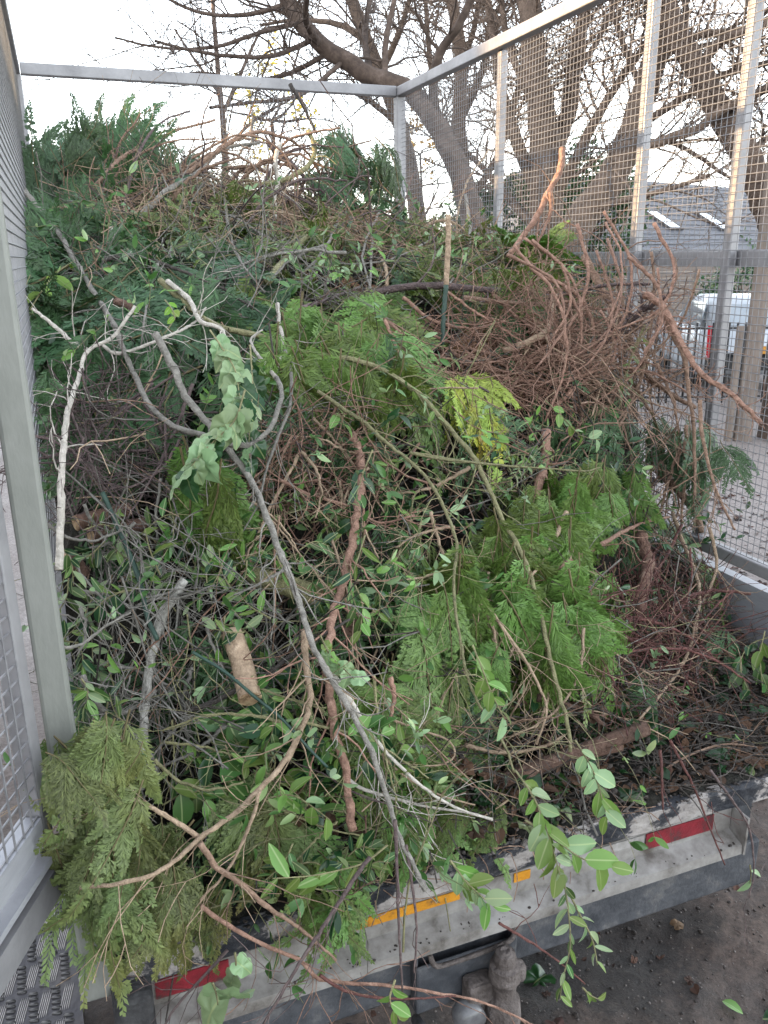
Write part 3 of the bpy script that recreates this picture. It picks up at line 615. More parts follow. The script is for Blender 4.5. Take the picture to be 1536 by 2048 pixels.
for x in (.48, 1.57):
    q.tubes([[(x + .05, .9, -.5), (x - .05 + .1, .9, -.5)]], [[.06, .06]], 10, True)
q.tubes([[(.2, 1.6, -.52), (1.85, 1.6, -.52)]], [[.05, .05]], 10, True); part('rear_axle', q, 'chassis')
for x in (.18, 1.87):
    q = MB(); lathe(q, (x, 1.6, -.55), [(.20, -.13), (.36, -.12), (.395, -.09), (.395, .09), (.36, .12), (.20, .13)], 0, 28); wh = part('wheel', q, 'tyre', truck, True)
    q = MB(); lathe(q, (x, 1.6, -.55), [(0, -.09), (.19, -.1), (.2, -.125), (.2, .125), (.19, .1), (0, .09)], 0, 24); part('rim', q, 'mudsteel', wh, True)
# cage: sideboards, posts, rails, wire mesh
part('side_board', MB().bbox((W - .02, .03, .0), (W + .02, L - .03, .205)), 'alu')
part('side_board', MB().bbox((-.02, .06, .0), (.012, L - .03, .205)), 'alu')
part('headboard', MB().bbox((.03, L - .02, 0), (W - .03, L + .02, .9)), 'alu')
def rail(name, a, b_, wd, hg, key='galv'):
    o = part(name, MB().bar(a, b_, wd, hg), key); return bevel(o)
def wires(name, o, u, v, lu, lv, pitch, r, parent, normal):
    """welded mesh: wires along u and along v, joined"""
    q = MB(); o = np.asarray(o, float); u = np.asarray(u, float); v = np.asarray(v, float); nn = np.asarray(normal, float) * r
    a = o + np.arange(int(lu / pitch) + 1)[:, None] * pitch * u; q.tubes(np.stack([a, a + v * lv], 1) + nn, np.full((len(a), 2), r), 4)
    a = o + np.arange(int(lv / pitch) + 1)[:, None] * pitch * v; q.tubes(np.stack([a, a + u * lu], 1) - nn, np.full((len(a), 2), r), 4)
    return tag(q.build(name, M['wire'], parent), kind='stuff')
for X_, s in ((W, 1), (0.0, -1)):
    o = rail('bottom_rail', (X_, .05, .262), (X_, L - .03, .262), .04, .04)
    wires('wire_mesh', (X_ - s * .008, .05, .285), (0, 1, 0), (0, 0, 1), L - .1, H - .33, .024, .0013, o, (s, 0, 0))
    rail('top_rail', (X_, -.03, H), (X_, L + .025, H), .05, .05)
    if s > 0: rail('middle_rail', (X_ + .066, .05, 1.196), (X_ + .066, L - .03, 1.196), .04, .05)
    for y in (.878, 1.35, 2.412):
        rail('post', (X_ + s * .024, y, .28), (X_ + s * .024, y, H - .026), .034, .034)
    rail('corner_post', (X_, L, 0), (X_, L, H - .026), .055, .055)
rail('corner_post', (W, .0, .01), (W, .0, H - .026), .06, .055)
hr = rail('headboard_rail', (.027, L, H), (W - .027, L, H), .05, .055)
wires('wire_mesh', (.03, L - .008, .9), (1, 0, 0), (0, 0, 1), W - .06, H - .93, .024, .0013, hr, (0, 1, 0))
# left rear post and the mesh gate folded open on it
o = part('rear_post', MB().bar((.008, .005, -.055), (.008, .005, H + .4), .045, .04, up=(0, 1, 0)), 'post'); bevel(o, .006)
part('hinge_strip', MB().bbox((-.036, -.012, .62), (-.030, .0, 2.0)), 'galv', o)
HG = np.array([-.036, -.012, 0]); gd = np.array([-.413, -.911, 0.]); gn = np.array([.911, -.413, 0.]); GL = 1.02
def gp(a, z, o=0): return HG + gd * a + gn * o + np.array([0, 0, z])
gate = bevel(part('mesh_gate', MB().bar(gp(.016, .30), gp(.016, 2.1), .032, .03, up=gd).bar(gp(GL, .30), gp(GL, 2.1), .03, .03, up=gd).bar(gp(.034, 2.085), gp(GL - .017, 2.085), .03, .03).bar(gp(.034, 1.15), gp(GL - .017, 1.15), .028, .03), 'galv'))
part('bottom_channel', MB().bar(gp(.034, .345), gp(GL - .017, .345), .034, .05).bar(gp(.0, .292), gp(GL, .292), .05, .012), 'alu', gate)
part('skirt_rail', MB().bar(gp(-.01, .245, .012), gp(GL, .245, .012), .03, .055), 'galv', gate)
wires('gate_wires', gp(.03, .345, .012), gd, (0, 0, 1), GL - .05, 1.73, .0265, .0017, gate, gn)
for z in (.52, .60, 1.25):
    q = MB(); q.tubes([gp(.05, z, -.03), gp(.13, z - .01, -.03)], [.007, .007], 8, True); q.tubes([gp(.13, z - .01, -.03), gp(.135, z - .035, -.03)], [.005, .005], 8, True); part('bolt', q, 'galv', gate, True)
for z in (.45, .72, 1.3):
    q = MB(); q.tubes([(-.040, -.02, z - .03), (-.040, -.02, z + .03)], [.011, .011], 10, True); part('hinge', q, 'galv', gate, True)
q = MB(); ch = spline([(-.034, -.02, 1.30), (-.038, -.024, 1.1), (-.034, -.022, .95), (-.037, -.02, .80)], 40); ch[:, 0] += np.sin(np.arange(40) * 1.6) * .003; q.tubes(ch, np.full(40, .003), 5); part('twisted_wire', q, 'galv', gate, True)

# ------------------------------------------------------------------ tread plate platform beside the tail
PZ = -.45; pa = R_(11); px_ = np.array([math.cos(pa), -math.sin(pa), 0]); py_ = np.array([math.sin(pa), math.cos(pa), 0])
pc = on_plane(168, 2048, 2, PZ); pe = on_plane(150, 1870, 2, PZ); ey = (pe - pc) / np.linalg.norm(pe - pc)
plat = thing('loading_platform', 'worn steel tread plate platform beside the truck tail, under the open gate', 'platform', (pc[0], pc[1], GZ))
bse = np.array([pc[0], pc[1], GZ]); ex = np.array([ey[1], -ey[0], 0])
A = pc - ey * 1.6; B = pc + ey * .68
q = MB(); cs = [A, B, B - ex * .62, A - ex * .62]
q.add(np.array([c - bse for c in cs] + [c - bse - np.array([0, 0, .05]) for c in cs]), [[0, 1, 2, 3], [7, 6, 5, 4], [0, 4, 5, 1], [1, 5, 6, 2], [2, 6, 7, 3], [3, 7, 4, 0]])
part('plate', q, 'tread', plat)
V1 = []; V2 = []
cw, cl = .0245, .094
for i in range(-2, 26):
    for j in range(-18, 9):
        c = pc - ex * (i * cw + .006) + ey * (j * cl)
        if not (-1.55 < (c - pc) @ ey < .62 and -.60 < (c - pc) @ ex < -.02): continue
        if (i + j) % 2 == 0:
            for k in range(5): V1.append((c + ex * (k - 2) * .0046 - py_ * cl * .40 - bse, c + ex * (k - 2) * .0046 + py_ * cl * .40 - bse))
        else:
            for k in range(6): V2.append((c - px_ * cw * .46 + ey * (k - 2.5) * .0155 - bse, c + px_ * cw * .46 + ey * (k - 2.5) * .0155 - bse))
for VV, key, r in ((V1, 'treadbar', .0013), (V2, 'darkbar', .0042)):
    S = np.array(VV); m_ = S.mean(1, keepdims=True); pts = np.concatenate([S[:, :1], m_ + (S[:, :1] - m_) * .7, m_ + (S[:, 1:] - m_) * .7, S[:, 1:]], 1)
    pts[:, :, 2] = PZ - GZ + .0006; q = MB(); q.tubes(pts, np.tile([r * .2, r, r, r * .2], (len(pts), 1)), 6); part('tread_bars', q, key, plat, True, 'stuff')
for a, b_ in ((.05, -1.4), (.05, .5), (.55, -1.4), (.55, .5)):
    c = pc - ex * a + ey * b_ - bse; part('leg', MB().bbox((c[0] - .03, c[1] - .03, -.02), (c[0] + .03, c[1] + .03, PZ - GZ - .051)), 'chassis', plat)

# ------------------------------------------------------------------ the heap: body under everything, coloured dark for its shaded gaps; bed-floor soil too
def surf_pts(n, xr=(0.02, 2.02), yr=(0.0, 3.5), zmin=.06):
    """points spread evenly over the heap's surface, with normals"""
    out = []; tot = 0
    while tot < n:
        x = rng.uniform(*xr, n * 3); y = rng.uniform(*yr, n * 3); e = .05
        gx_ = (Hs(x + e, y, False) - Hs(x - e, y, False)) / (2 * e); gy_ = (Hs(x, y + e, False) - Hs(x, y - e, False)) / (2 * e)
        a = np.sqrt(1 + gx_ ** 2 + gy_ ** 2); z = Hs(x, y); k = (rng.uniform(0, 3.2, n * 3) < a) & (z > zmin)
        nn = np.stack([-gx_, -gy_, np.ones_like(gx_)], 1)[k]; nn /= np.linalg.norm(nn, axis=1, keepdims=True)
        out.append(np.concatenate([np.stack([x, y, z], 1)[k], nn], 1)); tot += k.sum()
    o = np.concatenate(out)[:n]; return o[:, :3], o[:, 3:]
def projv(p):
    d = p - CAM; z = d @ FV
    return 768 + FPX * (d @ RV) / z, 1024 - FPX * (d @ UV) / z
_vk = rng.normal(size=(7, 3)); _vk *= (rng.uniform(9, 19, (7, 1)) / np.linalg.norm(_vk, axis=1, keepdims=True)); _vp = rng.uniform(0, 6.28, 7)
def hollow(p):
    """0..1: how far a place lies inside one of the heap's open pockets"""
    n = sum(np.sin(p @ k + f) for k, f in zip(_vk, _vp)) / 2.6; return np.clip((n - .04) * 2.1, 0, 1)
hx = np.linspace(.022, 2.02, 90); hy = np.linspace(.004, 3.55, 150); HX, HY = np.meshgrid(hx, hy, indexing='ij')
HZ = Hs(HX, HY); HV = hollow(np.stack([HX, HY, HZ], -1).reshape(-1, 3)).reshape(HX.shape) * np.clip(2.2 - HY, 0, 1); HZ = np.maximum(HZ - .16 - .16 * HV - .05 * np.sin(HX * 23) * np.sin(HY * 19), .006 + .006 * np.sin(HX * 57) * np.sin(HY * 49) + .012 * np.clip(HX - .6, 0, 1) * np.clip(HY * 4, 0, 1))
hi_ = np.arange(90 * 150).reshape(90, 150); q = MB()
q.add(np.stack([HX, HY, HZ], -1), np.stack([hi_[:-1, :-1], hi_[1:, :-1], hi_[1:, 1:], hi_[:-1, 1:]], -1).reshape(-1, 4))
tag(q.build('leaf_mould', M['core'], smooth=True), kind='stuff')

# ------------------------------------------------------------------ shapes of sprays and leaves
def make_spray(seed, full=True, L=1.0, wide=.36, droop=.25):
    """flat drooping conifer spray along +X, one unit long: side fronds set apart, each a row of scale branchlets"""
    r = np.random.default_rng(seed); A = []; B = []; Wd = []
    nl = 10 if full else 8
    stem = np.stack([np.linspace(0, 1, 9), .05 * np.sin(np.linspace(0, 3, 9) + seed), np.zeros(9)], 1)
    def frond(b0, a, ll, tilt, sub):
        n = 5; pts = [np.asarray(b0, float)]; aa = a; sg = np.sign(a) if a else 1
        for k in range(n):
            aa = aa - sg * .07; pts.append(pts[-1] + np.array([math.cos(aa), math.sin(aa), tilt - .05 * k]) * ll / n)
        pts = np.array(pts)
        for k in range(n): A.append(pts[k]); B.append(pts[k + 1] + (pts[k + 1] - pts[k]) * .25); Wd.append(.016 - .0015 * k)
        ns = max(4, int(ll / (.027 if full else .036)))
        for k in range(ns):
            for s2 in (-1, 1):
                u = (k + .3 + .4 * (s2 > 0) + r.uniform(-.12, .12)) / ns; i = min(int(u * n), n - 1); b1 = pts[i] + (pts[i + 1] - pts[i]) * (u * n - i)
                th = math.atan2(pts[i + 1][1] - pts[i][1], pts[i + 1][0] - pts[i][0]) + s2 * r.uniform(.42, .68); sl = (.085 * (1 - u) ** .8 + .030) * r.uniform(.8, 1.2) * (.55 + ll * 1.3)
                d1 = np.array([math.cos(th), math.sin(th), r.uniform(-.22, .12)]) * sl; A.append(b1); B.append(b1 + d1); Wd.append(.019 if full else .024)
                if full and sl > .055:
                    for s3 in (-1, 1):
                        t3 = th + s3 * .5; b3 = b1 + d1 * (.35 if s3 > 0 else .5); A.append(b3); B.append(b3 + np.array([math.cos(t3), math.sin(t3), r.uniform(-.2, .1)]) * sl * .5); Wd.append(.016)
    for i in range(nl):
        for s in (-1, 1):
            t = .07 + .86 * (i + .5 * (s > 0) + r.uniform(-.2, .2)) / nl
            ll = wide * (math.sin(min(1, t * 1.2 + .25) * math.pi) ** .7 + .22) * r.uniform(.6, 1.2) * (1.1 - .4 * t)
            frond((t, np.interp(t, stem[:, 0], stem[:, 1]), 0), s * r.uniform(.65, .95), ll, r.uniform(-.25, .10), True)
    frond((.86, stem[7, 1], 0), 1e-3, .2, 0, True)
    A = np.array(A); B = np.array(B); Wd = np.array(Wd)[:, None]; d = B - A; sd = np.stack([-d[:, 1], d[:, 0], np.zeros(len(d))], 1); sd /= np.linalg.norm(sd, axis=1, keepdims=True) + 1e-9
    sd[:, 2] = r.uniform(-.35, .35, len(sd))
    mid = A + d * .55; v = np.stack([A, mid + sd * Wd * .5, B, mid - sd * Wd * .5], 1).reshape(-1, 3)
    def bend(p):
        p = p.copy(); p[:, 2] += -droop * p[:, 0] ** 2 - .9 * p[:, 1] ** 2 * (.4 + p[:, 0]) + .03 * np.sin(p[:, 0] * 9 + seed) ; return p
    return bend(v), np.arange(len(v)).reshape(-1, 4), bend(stem)
SPR = [make_spray(s, True, wide=w_, droop=d_) for s, w_, d_ in ((1, .34, .18), (2, .42, .3), (3, .30, .42), (4, .46, .12), (5, .38, .5), (6, .50, .28), (7, .26, .3), (8, .40, .2))]
SPL = [make_spray(s, False, wide=w_, droop=d_) for s, w_, d_ in ((11, .40, .2), (12, .34, .4), (13, .46, .3))]
SPR_ME = []
for v, f, st in SPR:
    q = MB(); q.add(v, f); me = q.mesh('conifer_spray', False); me.materials.append(M['conifer_mid'])
    q = MB(); q.tubes(st, np.linspace(.009, .003, 9), 4); ms = q.mesh('stem', True); ms.materials.append(M['spray_stem']); SPR_ME.append((me, ms))
def frame(d, n):
    d = np.asarray(d, float); d = d / np.linalg.norm(d); n = np.asarray(n, float); n = n - d * (n @ d)
    if np.linalg.norm(n) < 1e-3: n = np.cross(d, (.3, .9, .1))
    n = n / np.linalg.norm(n); return np.stack([d, np.cross(n, d), n], 1)
def mat4(R3, loc, sc):
    m = Matrix.Identity(4)
    for i in range(3):
        for j in range(3): m[i][j] = R3[i, j] * sc
        m[i][3] = loc[i]
    return m
def spray(key, base, d, n, size, label, group, var=None):
    k = rng.integers(len(SPR_ME)) if var is None else var
    o = bpy.data.objects.new('conifer_spray', SPR_ME[k][0]); COL.objects.link(o); o.matrix_basis = mat4(frame(d, n), base, size)
    o.material_slots[0].link = 'OBJECT'; o.material_slots[0].material = M['conifer_' + key]
    tag(o, label, 'conifer spray', group); s = link('stem', SPR_ME[k][1], o); return o
def lens_leaf(wd, fold, curl, tipw=.9):
    xs = np.array([0, .12, .32, .55, .78, .93, 1.0]); hw = np.array([.03, .55, .95, 1.0, .72, .32, .0]) * wd
    V = []
    for x, h in zip(xs, hw):
        z = -curl * x * x
        V += [(x, h, z + fold * h), (x, 0, z), (x, -h, z + fold * h)]
    Q = []
    for i in range(6): a = i * 3; Q += [[a, a + 1, a + 4, a + 3], [a + 1, a + 2, a + 5, a + 4]]
    V = np.array(V); V[:, 1] += .03 * np.sin(V[:, 0] * 3); return V, np.array(Q)
def ivy_leaf(seed):
    """five-lobed leaf, stalk end at the origin, softly curled"""
    r = np.random.default_rng(seed)
    half = np.array([(.02, 0), (-.10, .14), (-.08, .30), (.08, .43), (.24, .41), (.36, .37), (.50, .42), (.62, .36), (.72, .25), (.87, .12), (1.0, 0)]) + r.uniform(-.025, .025, (11, 2)); half[0] = (.03, 0); half[-1] = (1, 0)
    out = np.vstack([half, (half[1:-1] * [1, -1])[::-1]]); n = len(out); c = np.array([.36, 0]); V = [c]; ph = r.uniform(0, 6)
    for f in (.4, .75, 1.0): V += list(c + (out - c) * f)
    V = np.array(V); x, y = V[:, 0], V[:, 1]; ang = np.arctan2(y, x - .36); rad = np.hypot(x - .36, y)
    z = .22 * np.abs(y) - .30 * x * x - .6 * rad ** 2 * (.5 + .5 * np.sin(3 * ang + ph)) + .05 * np.sin(5 * ang + ph * 2) + .10 * np.sin(x * 6 + ph) * np.abs(y)
    V = np.stack([x, y, z], 1); T = [[0, 1 + j, 1 + (j + 1) % n] for j in range(n)]
    for k in (0, 1):
        for j in range(n):
            p, q = 1 + k * n + j, 1 + k * n + (j + 1) % n; T += [[p, p + n, q + n], [p, q + n, q]]
    return V, np.array(T)[:, ::-1]
LEAF = {}
for k, (wd, fold, curl) in {'privet': (.17, .35, .12), 'privet_b': (.21, .5, .3), 'privet_c': (.19, .15, -.12), 'long': (.14, .35, .18), 'broad': (.30, .25, .25), 'broad_b': (.26, .4, .05)}.items():
    v, f = lens_leaf(wd, fold, curl); q = MB(); q.add(v, f); LEAF[k] = (v, f, q.mesh('leaf', True))
for k in range(3):
    v, t = ivy_leaf(40 + k); q = MB(); q.add(v, None, t); LEAF['ivy%d' % k] = (v, t, q.mesh('leaf', True))
for lf in LEAF.values(): lf[2].materials.append(M['leaf_privet'])
def add_leaf(parent, kind, key, loc, d, n, size):
    o = bpy.data.objects.new('leaf', LEAF[kind][2]); COL.objects.link(o); o.parent = parent; o.matrix_basis = mat4(frame(d, n), loc, size)
    o.material_slots[0].link = 'OBJECT'; o.material_slots[0].material = M['leaf_' + key]; return o
KINDS = {'privet': ('privet', 'privet_b', 'privet_c'), 'long': ('long', 'privet', 'long'), 'broad': ('broad', 'broad_b', 'privet_b'), 'ivy': ('ivy0', 'ivy1', 'ivy2')}
def shoot(label, pts, n, size, kind='privet', key='privet', bark='olive', r=.003, group=None, start=.15, hang=.35, name='leafy_shoot', face=.5):
    """a cut shoot: stem and separate leaves"""
    c = spline(pts, 14); root = thing(name, label, 'leafy shoot', tuple(c[0]), group); b0 = c[0]
    q = MB(); q.tubes(c - b0, np.linspace(r, r * .45, 14), 5, True); q.build('stem', M['bark_' + bark], root, True)
    for i in range(n):
        t = start + (1 - start) * (i + .5) / n; p = np.array([np.interp(t * 13, np.arange(14), c[:, k]) for k in range(3)])
        tg = c[min(13, int(t * 13) + 1)] - c[max(0, int(t * 13) - 1)]; tg /= np.linalg.norm(tg)
        sd = np.cross(tg, -FV) * (1 if i % 2 else -1); d = tg * .6 + sd * rng.uniform(.4, 1.0) + rand_dirs(1)[0] * .4 + np.array([0, 0, -hang])
        nn = -FV * face + np.array([0, 0, .6]) + rand_dirs(1)[0] * .7; s = size * rng.uniform(.65, 1.2)
        add_leaf(root, KINDS[kind][rng.integers(3)], key if isinstance(key, str) else key[rng.integers(len(key))], p - b0, d, nn, s)
    return root
def hero(px, offs, y=None, n=None, smooth=3):
    """pixel polyline -> points that lie on (offs > 0: in front of) the heap"""
    t = []
    for i, (x, yy) in enumerate(px):
        o = offs if np.isscalar(offs) else np.interp(i / max(1, len(px) - 1), np.linspace(0, 1, len(offs)), offs)
        if y is not None:
            yv = y if np.isscalar(y) else np.interp(i / max(1, len(px) - 1), np.linspace(0, 1, len(y)), y)
            t.append((yv - CAM[1]) / ray(x, yy)[1])
        else: t.append(hit(x, yy) - o)
    t = np.array(t); raw = t.copy()
    for _ in range(smooth): t = np.convolve(np.pad(t, 1, mode='edge'), [.25, .5, .25], 'valid')
    if y is None: t = np.minimum(t, raw + .02)
    return np.array([CAM + ray(x, yy) * tt for (x, yy), tt in zip(px, t)])
def branch(label, px, wpx, bark, offs=.04, y=None, twigs=3, cut=False, name='cut_branch', group=None, cat='branch', taper=.5, jit=.12, tl=(.06, .22), tr=.3):
    p = hero(px, offs, y); n = max(12, len(px) * 5); c = spline(p, n); dep = ((c - CAM) @ FV).mean()
    r0 = wpx / FPX * dep / 2; r = np.linspace(r0, r0 * taper, n) * (1 + rng.normal(size=n) * (.012 if cat == 'log' else .06)); c[1:-1] += rng.normal(size=(n - 2, 3)) * r0 * jit
    root = thing(name, label, cat, tuple(c[0]), group); q = MB(); q.tubes(c - c[0], r, 8 if wpx > 8 else 6, True)
    q.build('stem', M['bark_' + bark], root, True)
    if twigs:
        m_ = int(twigs * len(px) ** .7); i = rng.integers(2, n - 1, m_); tg = c[i] - c[i - 1]; tg /= np.linalg.norm(tg, axis=1, keepdims=True)
        d = tg * .8 + rand_dirs(m_) * .8 - FV * .15; d /= np.linalg.norm(d, axis=1, keepdims=True)
        tw = wander(c[i] - c[0], d, rng.uniform(*tl, m_), 6, .7, .1); q = MB(); q.tubes(tw, np.maximum(r[i] * tr, .0009)[:, None] * np.linspace(1, .45, 6), 4)
        s = tw[:, 3]; d2 = tw[:, 4] - tw[:, 3]; d2 /= np.linalg.norm(d2, axis=1, keepdims=True); d2 = d2 + rand_dirs(m_) * .8
        q.tubes(wander(s, d2 / np.linalg.norm(d2, axis=1, keepdims=True), rng.uniform(tl[0] * .5, tl[1] * .5, m_), 4, .6), np.full((m_, 4), .0009), 3)
        tag(q.build('side_twigs', M['bark_' + bark], root, True), kind='stuff')
    if cut:
        d = c[0] - c[1]; d /= np.linalg.norm(d); f = frame(d, (.1, .2, 1)); a = np.linspace(0, 2 * np.pi, 17)[:-1]
        rim = (np.cos(a)[:, None] * f[:, 1] + np.sin(a)[:, None] * f[:, 2]) * r[0] * 1.0 * (1 + .05 * np.sin(a * 3))[:, None]
        q = MB(); q.add(np.concatenate([rim, rim * .9 + d * r[0] * .1, [d * r[0] * .12]]), [[j, (j + 1) % 16, 16 + (j + 1) % 16, 16 + j] for j in range(16)], [[16 + j, 16 + (j + 1) % 16, 32] for j in range(16)])
        q.build('cut_end', M['cut'], root)
    return root

# ------------------------------------------------------------------ loose mass of the heap: twigs, small sprays, leaves nobody could count
def in_ell(px, py, e): return ((px - e[0]) / e[2]) ** 2 + ((py - e[1]) / e[3]) ** 2 < 1
TW_ZONES = [((1080, 720, 260, 130), 'redbrown'), ((1300, 700, 170, 220), 'brown'), ((1280, 1250, 150, 150), 'red'), ((220, 900, 170, 140), 'purple'), ((450, 340, 330, 130), 'tan'), ((830, 470, 330, 60), 'brown'), ((620, 940, 140, 120), 'redbrown'),
            ((300, 1300, 260, 300), 'grey'), ((450, 620, 330, 110), 'grey')]
def twig_mass(n, lo, hi, l0, l1, r0, r1, flat=.7, extra=None):
    p, nn = surf_pts(n) if extra is None else extra
    if extra is None: k_ = (hollow(p) < rng.uniform(.15, 1, n)) | (p[:, 1] > 1.9); p, nn = p[k_], nn[k_]
    n = len(p); d = rand_dirs(n); d = d - nn * ((d * nn).sum(1) * flat)[:, None]; d /= np.linalg.norm(d, axis=1, keepdims=True)
    p = p + nn * rng.uniform(lo, hi, n)[:, None]; L_ = rng.uniform(l0, l1, n); tw = wander(p - d * L_[:, None] * .5, d, L_, 7, .7, .15)
    r = rng.uniform(r0, r1, n); key = rng.choice(['grey', 'brown', 'olive', 'tan', 'dark', 'purple', 'redbrown'], n, p=[.2, .18, .14, .1, .13, .13, .12]).astype(object)
    px, py = projv(p); rz = rng.uniform(size=n)
    for e, k in TW_ZONES: key[in_ell(px, py, e) & (rz < .72)] = k
    # short forks
    i = rng.integers(2, 5, n); s = tw[np.arange(n), i]; d2 = tw[np.arange(n), i + 1] - s; d2 /= np.linalg.norm(d2, axis=1, keepdims=True) + 1e-9
    d2 = d2 + rand_dirs(n) * .7; d2 /= np.linalg.norm(d2, axis=1, keepdims=True); fk = wander(s, d2, L_ * .45, 5, .6)
    ok = (tw[:, :, 1].min(1) > -.25) & (tw[:, :, 0].max(1) < W - .03) & (tw[:, :, 0].min(1) > .03)
    return tw, r, key, fk, ok
TWM = {}
def emit(tw, r, key, fk, ok):
    for k in set(key):
        s = (key == k) & ok; mb = TWM.setdefault(k, MB())
        mb.tubes(tw[s], r[s][:, None] * np.linspace(1, .45, tw.shape[1]), 4); mb.tubes(fk[s], r[s][:, None] * np.linspace(.6, .35, 5), 3)
pd, nd = surf_pts(3800, yr=(0, 2.6)); hv_ = hollow(pd)[:, None] * .15; dt_ = list(twig_mass(0, -.17, -.06, .12, .4, .0012, .0042, .8, (pd - nd * hv_, nd))); dt_[2] = np.where(rng.uniform(size=len(pd)) < .7, 'dark', dt_[2]).astype(object); emit(*dt_)      # the deep layer, hollows included; mostly dark bark paints in the gap shade
emit(*twig_mass(3400, -.10, -.01, .15, .5, .0012, .0035))
emit(*twig_mass(1300, -.03, .05, .15, .45, .0010, .0026))
def zone_pts(e, n):
    """n points on the heap spread through a picture ellipse"""
    a = rng.uniform(0, 6.283, n); rr = np.sqrt(rng.uniform(0, 1, n)); p = np.array([P(e[0] + e[2] * np.cos(b_) * q_, e[1] + e[3] * np.sin(b_) * q_) for b_, q_ in zip(a, rr)])
    return p, np.array([normal_at(q_) for q_ in p])
for e, n, l0, l1 in (((1080, 710, 230, 100), 420, .14, .5), ((1290, 650, 110, 170), 200, .2, .5), ((1280, 1290, 130, 120), 170, .15, .4), ((210, 900, 130, 110), 220, .12, .35), ((620, 930, 120, 110), 160, .1, .3), ((430, 360, 260, 60), 150, .3, .8), ((560, 440, 330, 30), 90, .25, .6), ((300, 1250, 180, 260), 110, .15, .5)):
    emit(*twig_mass(n, -.02, .07, l0, l1, .001, .0026, .6, zone_pts(e, n)))
# arching brown twigs that rise above the crest before the headboard
n = 110; s = np.stack([rng.uniform(.2, 1.7, n), rng.uniform(1.8, 3.2, n), np.zeros(n)], 1); s[:, 2] = Hs(s[:, 0], s[:, 1]) - .05
d = np.stack([rng.normal(.25, .6, n), rng.normal(0, .4, n), rng.uniform(.15, .8, n)], 1); d /= np.linalg.norm(d, axis=1, keepdims=True)
tw = wander(s, d, rng.uniform(.35, .85, n), 9, .9, 1.1); ok = (tw[:, :, 0].min(1) > .05) & (tw[:, :, 0].max(1) < 1.98) & (tw[:, :, 1].max(1) < 3.5)
TWM['purple'].tubes(tw[ok], rng.uniform(.0022, .005, ok.sum())[:, None] * np.linspace(1, .4, 9), 4)
# arching twigs over the right shoulder, leaning through the mesh side
n = 150; s = np.array([P(rng.uniform(950, 1260), rng.uniform(500, 760)) for _ in range(n)]); d = np.stack([rng.uniform(.2, 1, n), rng.normal(-.35, .3, n), rng.uniform(.0, .7, n)], 1); d /= np.linalg.norm(d, axis=1, keepdims=True)
tw = wander(s, d, rng.uniform(.3, .75, n), 9, .8, 1.5); ok = (tw[:, :, 0].max(1) < W - .02)
TWM['brown'].tubes(tw[ok], rng.uniform(.0014, .0032, ok.sum())[:, None] * np.linspace(1, .4, 9), 4)
for k, mb in TWM.items(): tag(mb.build('twig_tangle', M['bark_' + k], smooth=True), kind='stuff')
# small sprays low in the mass
SP_ZONES = [((250, 520, 280, 180), 'dark'), ((620, 450, 330, 70), 'mid'), ((700, 640, 220, 110), 'mid'), ((1050, 540, 200, 90), 'mid'), ((1080, 1220, 220, 220), 'mid'), ((830, 1480, 160, 110), 'dark'), ((200, 1750, 200, 220), 'olive'), ((300, 780, 220, 120), 'dark')]
n = 1200; p, nn = surf_pts(n); px, py = projv(p); dens = np.full(n, .34); key = np.full(n, 'dark', object)
for e, k in SP_ZONES: z_ = in_ell(px, py, e); dens[z_] = .95; key[z_] = k
sel = (rng.uniform(size=n) < dens) & ((hollow(p) < rng.uniform(.1, .9, n)) | (p[:, 1] > 1.9)); p, nn, key = p[sel], nn[sel], key[sel]; n = len(p)
t = np.array([0, -.35, -1.0]) - nn * (nn @ np.array([0, -.35, -1.0]))[:, None] + rand_dirs(n) * .7 + nn * .1; size = rng.uniform(.16, .34, n)
for k in ('dark', 'mid', 'olive'):
    mb = MB()
    for vi in range(3):
        s = np.flatnonzero((key == k) & (np.arange(n) % 3 == vi))
        if not len(s): continue
        F_ = np.stack([frame(t[i], nn[i] + rng.normal(size=3) * .35) * size[i] for i in s]); mb.inst(SPL[vi][0], SPL[vi][1], None, F_, p[s] - t[s] / np.linalg.norm(t[s], axis=1, keepdims=True) * size[s][:, None] * .5 + nn[s] * rng.uniform(-.05, .03, len(s))[:, None])
    tag(mb.build('conifer_trimmings', M['conifer_' + k]), kind='stuff')
# loose small leaves on thin shoots through the whole face
n = 1900; p, nn = surf_pts(n, yr=(0, 2.6)); px, py = projv(p); dens = np.full(n, .35)
for e in ((700, 1080, 260, 260), (350, 1350, 330, 330), (560, 1650, 300, 200), (750, 900, 160, 120)): dens[in_ell(px, py, e)] = 1.0
for e in ((1080, 700, 240, 120), (1080, 1230, 180, 180)): dens[in_ell(px, py, e)] = .12
dens[(py < 470) & (px > 230)] *= .25; sel = (rng.uniform(size=n) < dens) & (hollow(p) < rng.uniform(.0, .7, n)); p, nn = p[sel] + nn[sel] * rng.uniform(-.06, .05, (sel.sum(), 1)), nn[sel]; n = len(p)
d = np.stack([rng.normal(0, .8, n), rng.normal(-.3, .5, n), rng.normal(-.1, .8, n)], 1); d /= np.linalg.norm(d, axis=1, keepdims=True)
st = wander(p, d, rng.uniform(.12, .32, n), 9, .5, .5); mb = MB(); mb.tubes(st, np.full((n, 1), .0012) * np.linspace(1, .5, 9), 3); tag(mb.build('shoot_stems', M['bark_olive'], smooth=True), kind='stuff')
mbs = {'privet': MB(), 'dark': MB(), 'light': MB(), 'pale': MB()}; kk = np.array(['privet', 'privet', 'privet', 'dark', 'light', 'pale'])[rng.integers(0, 6, n)]
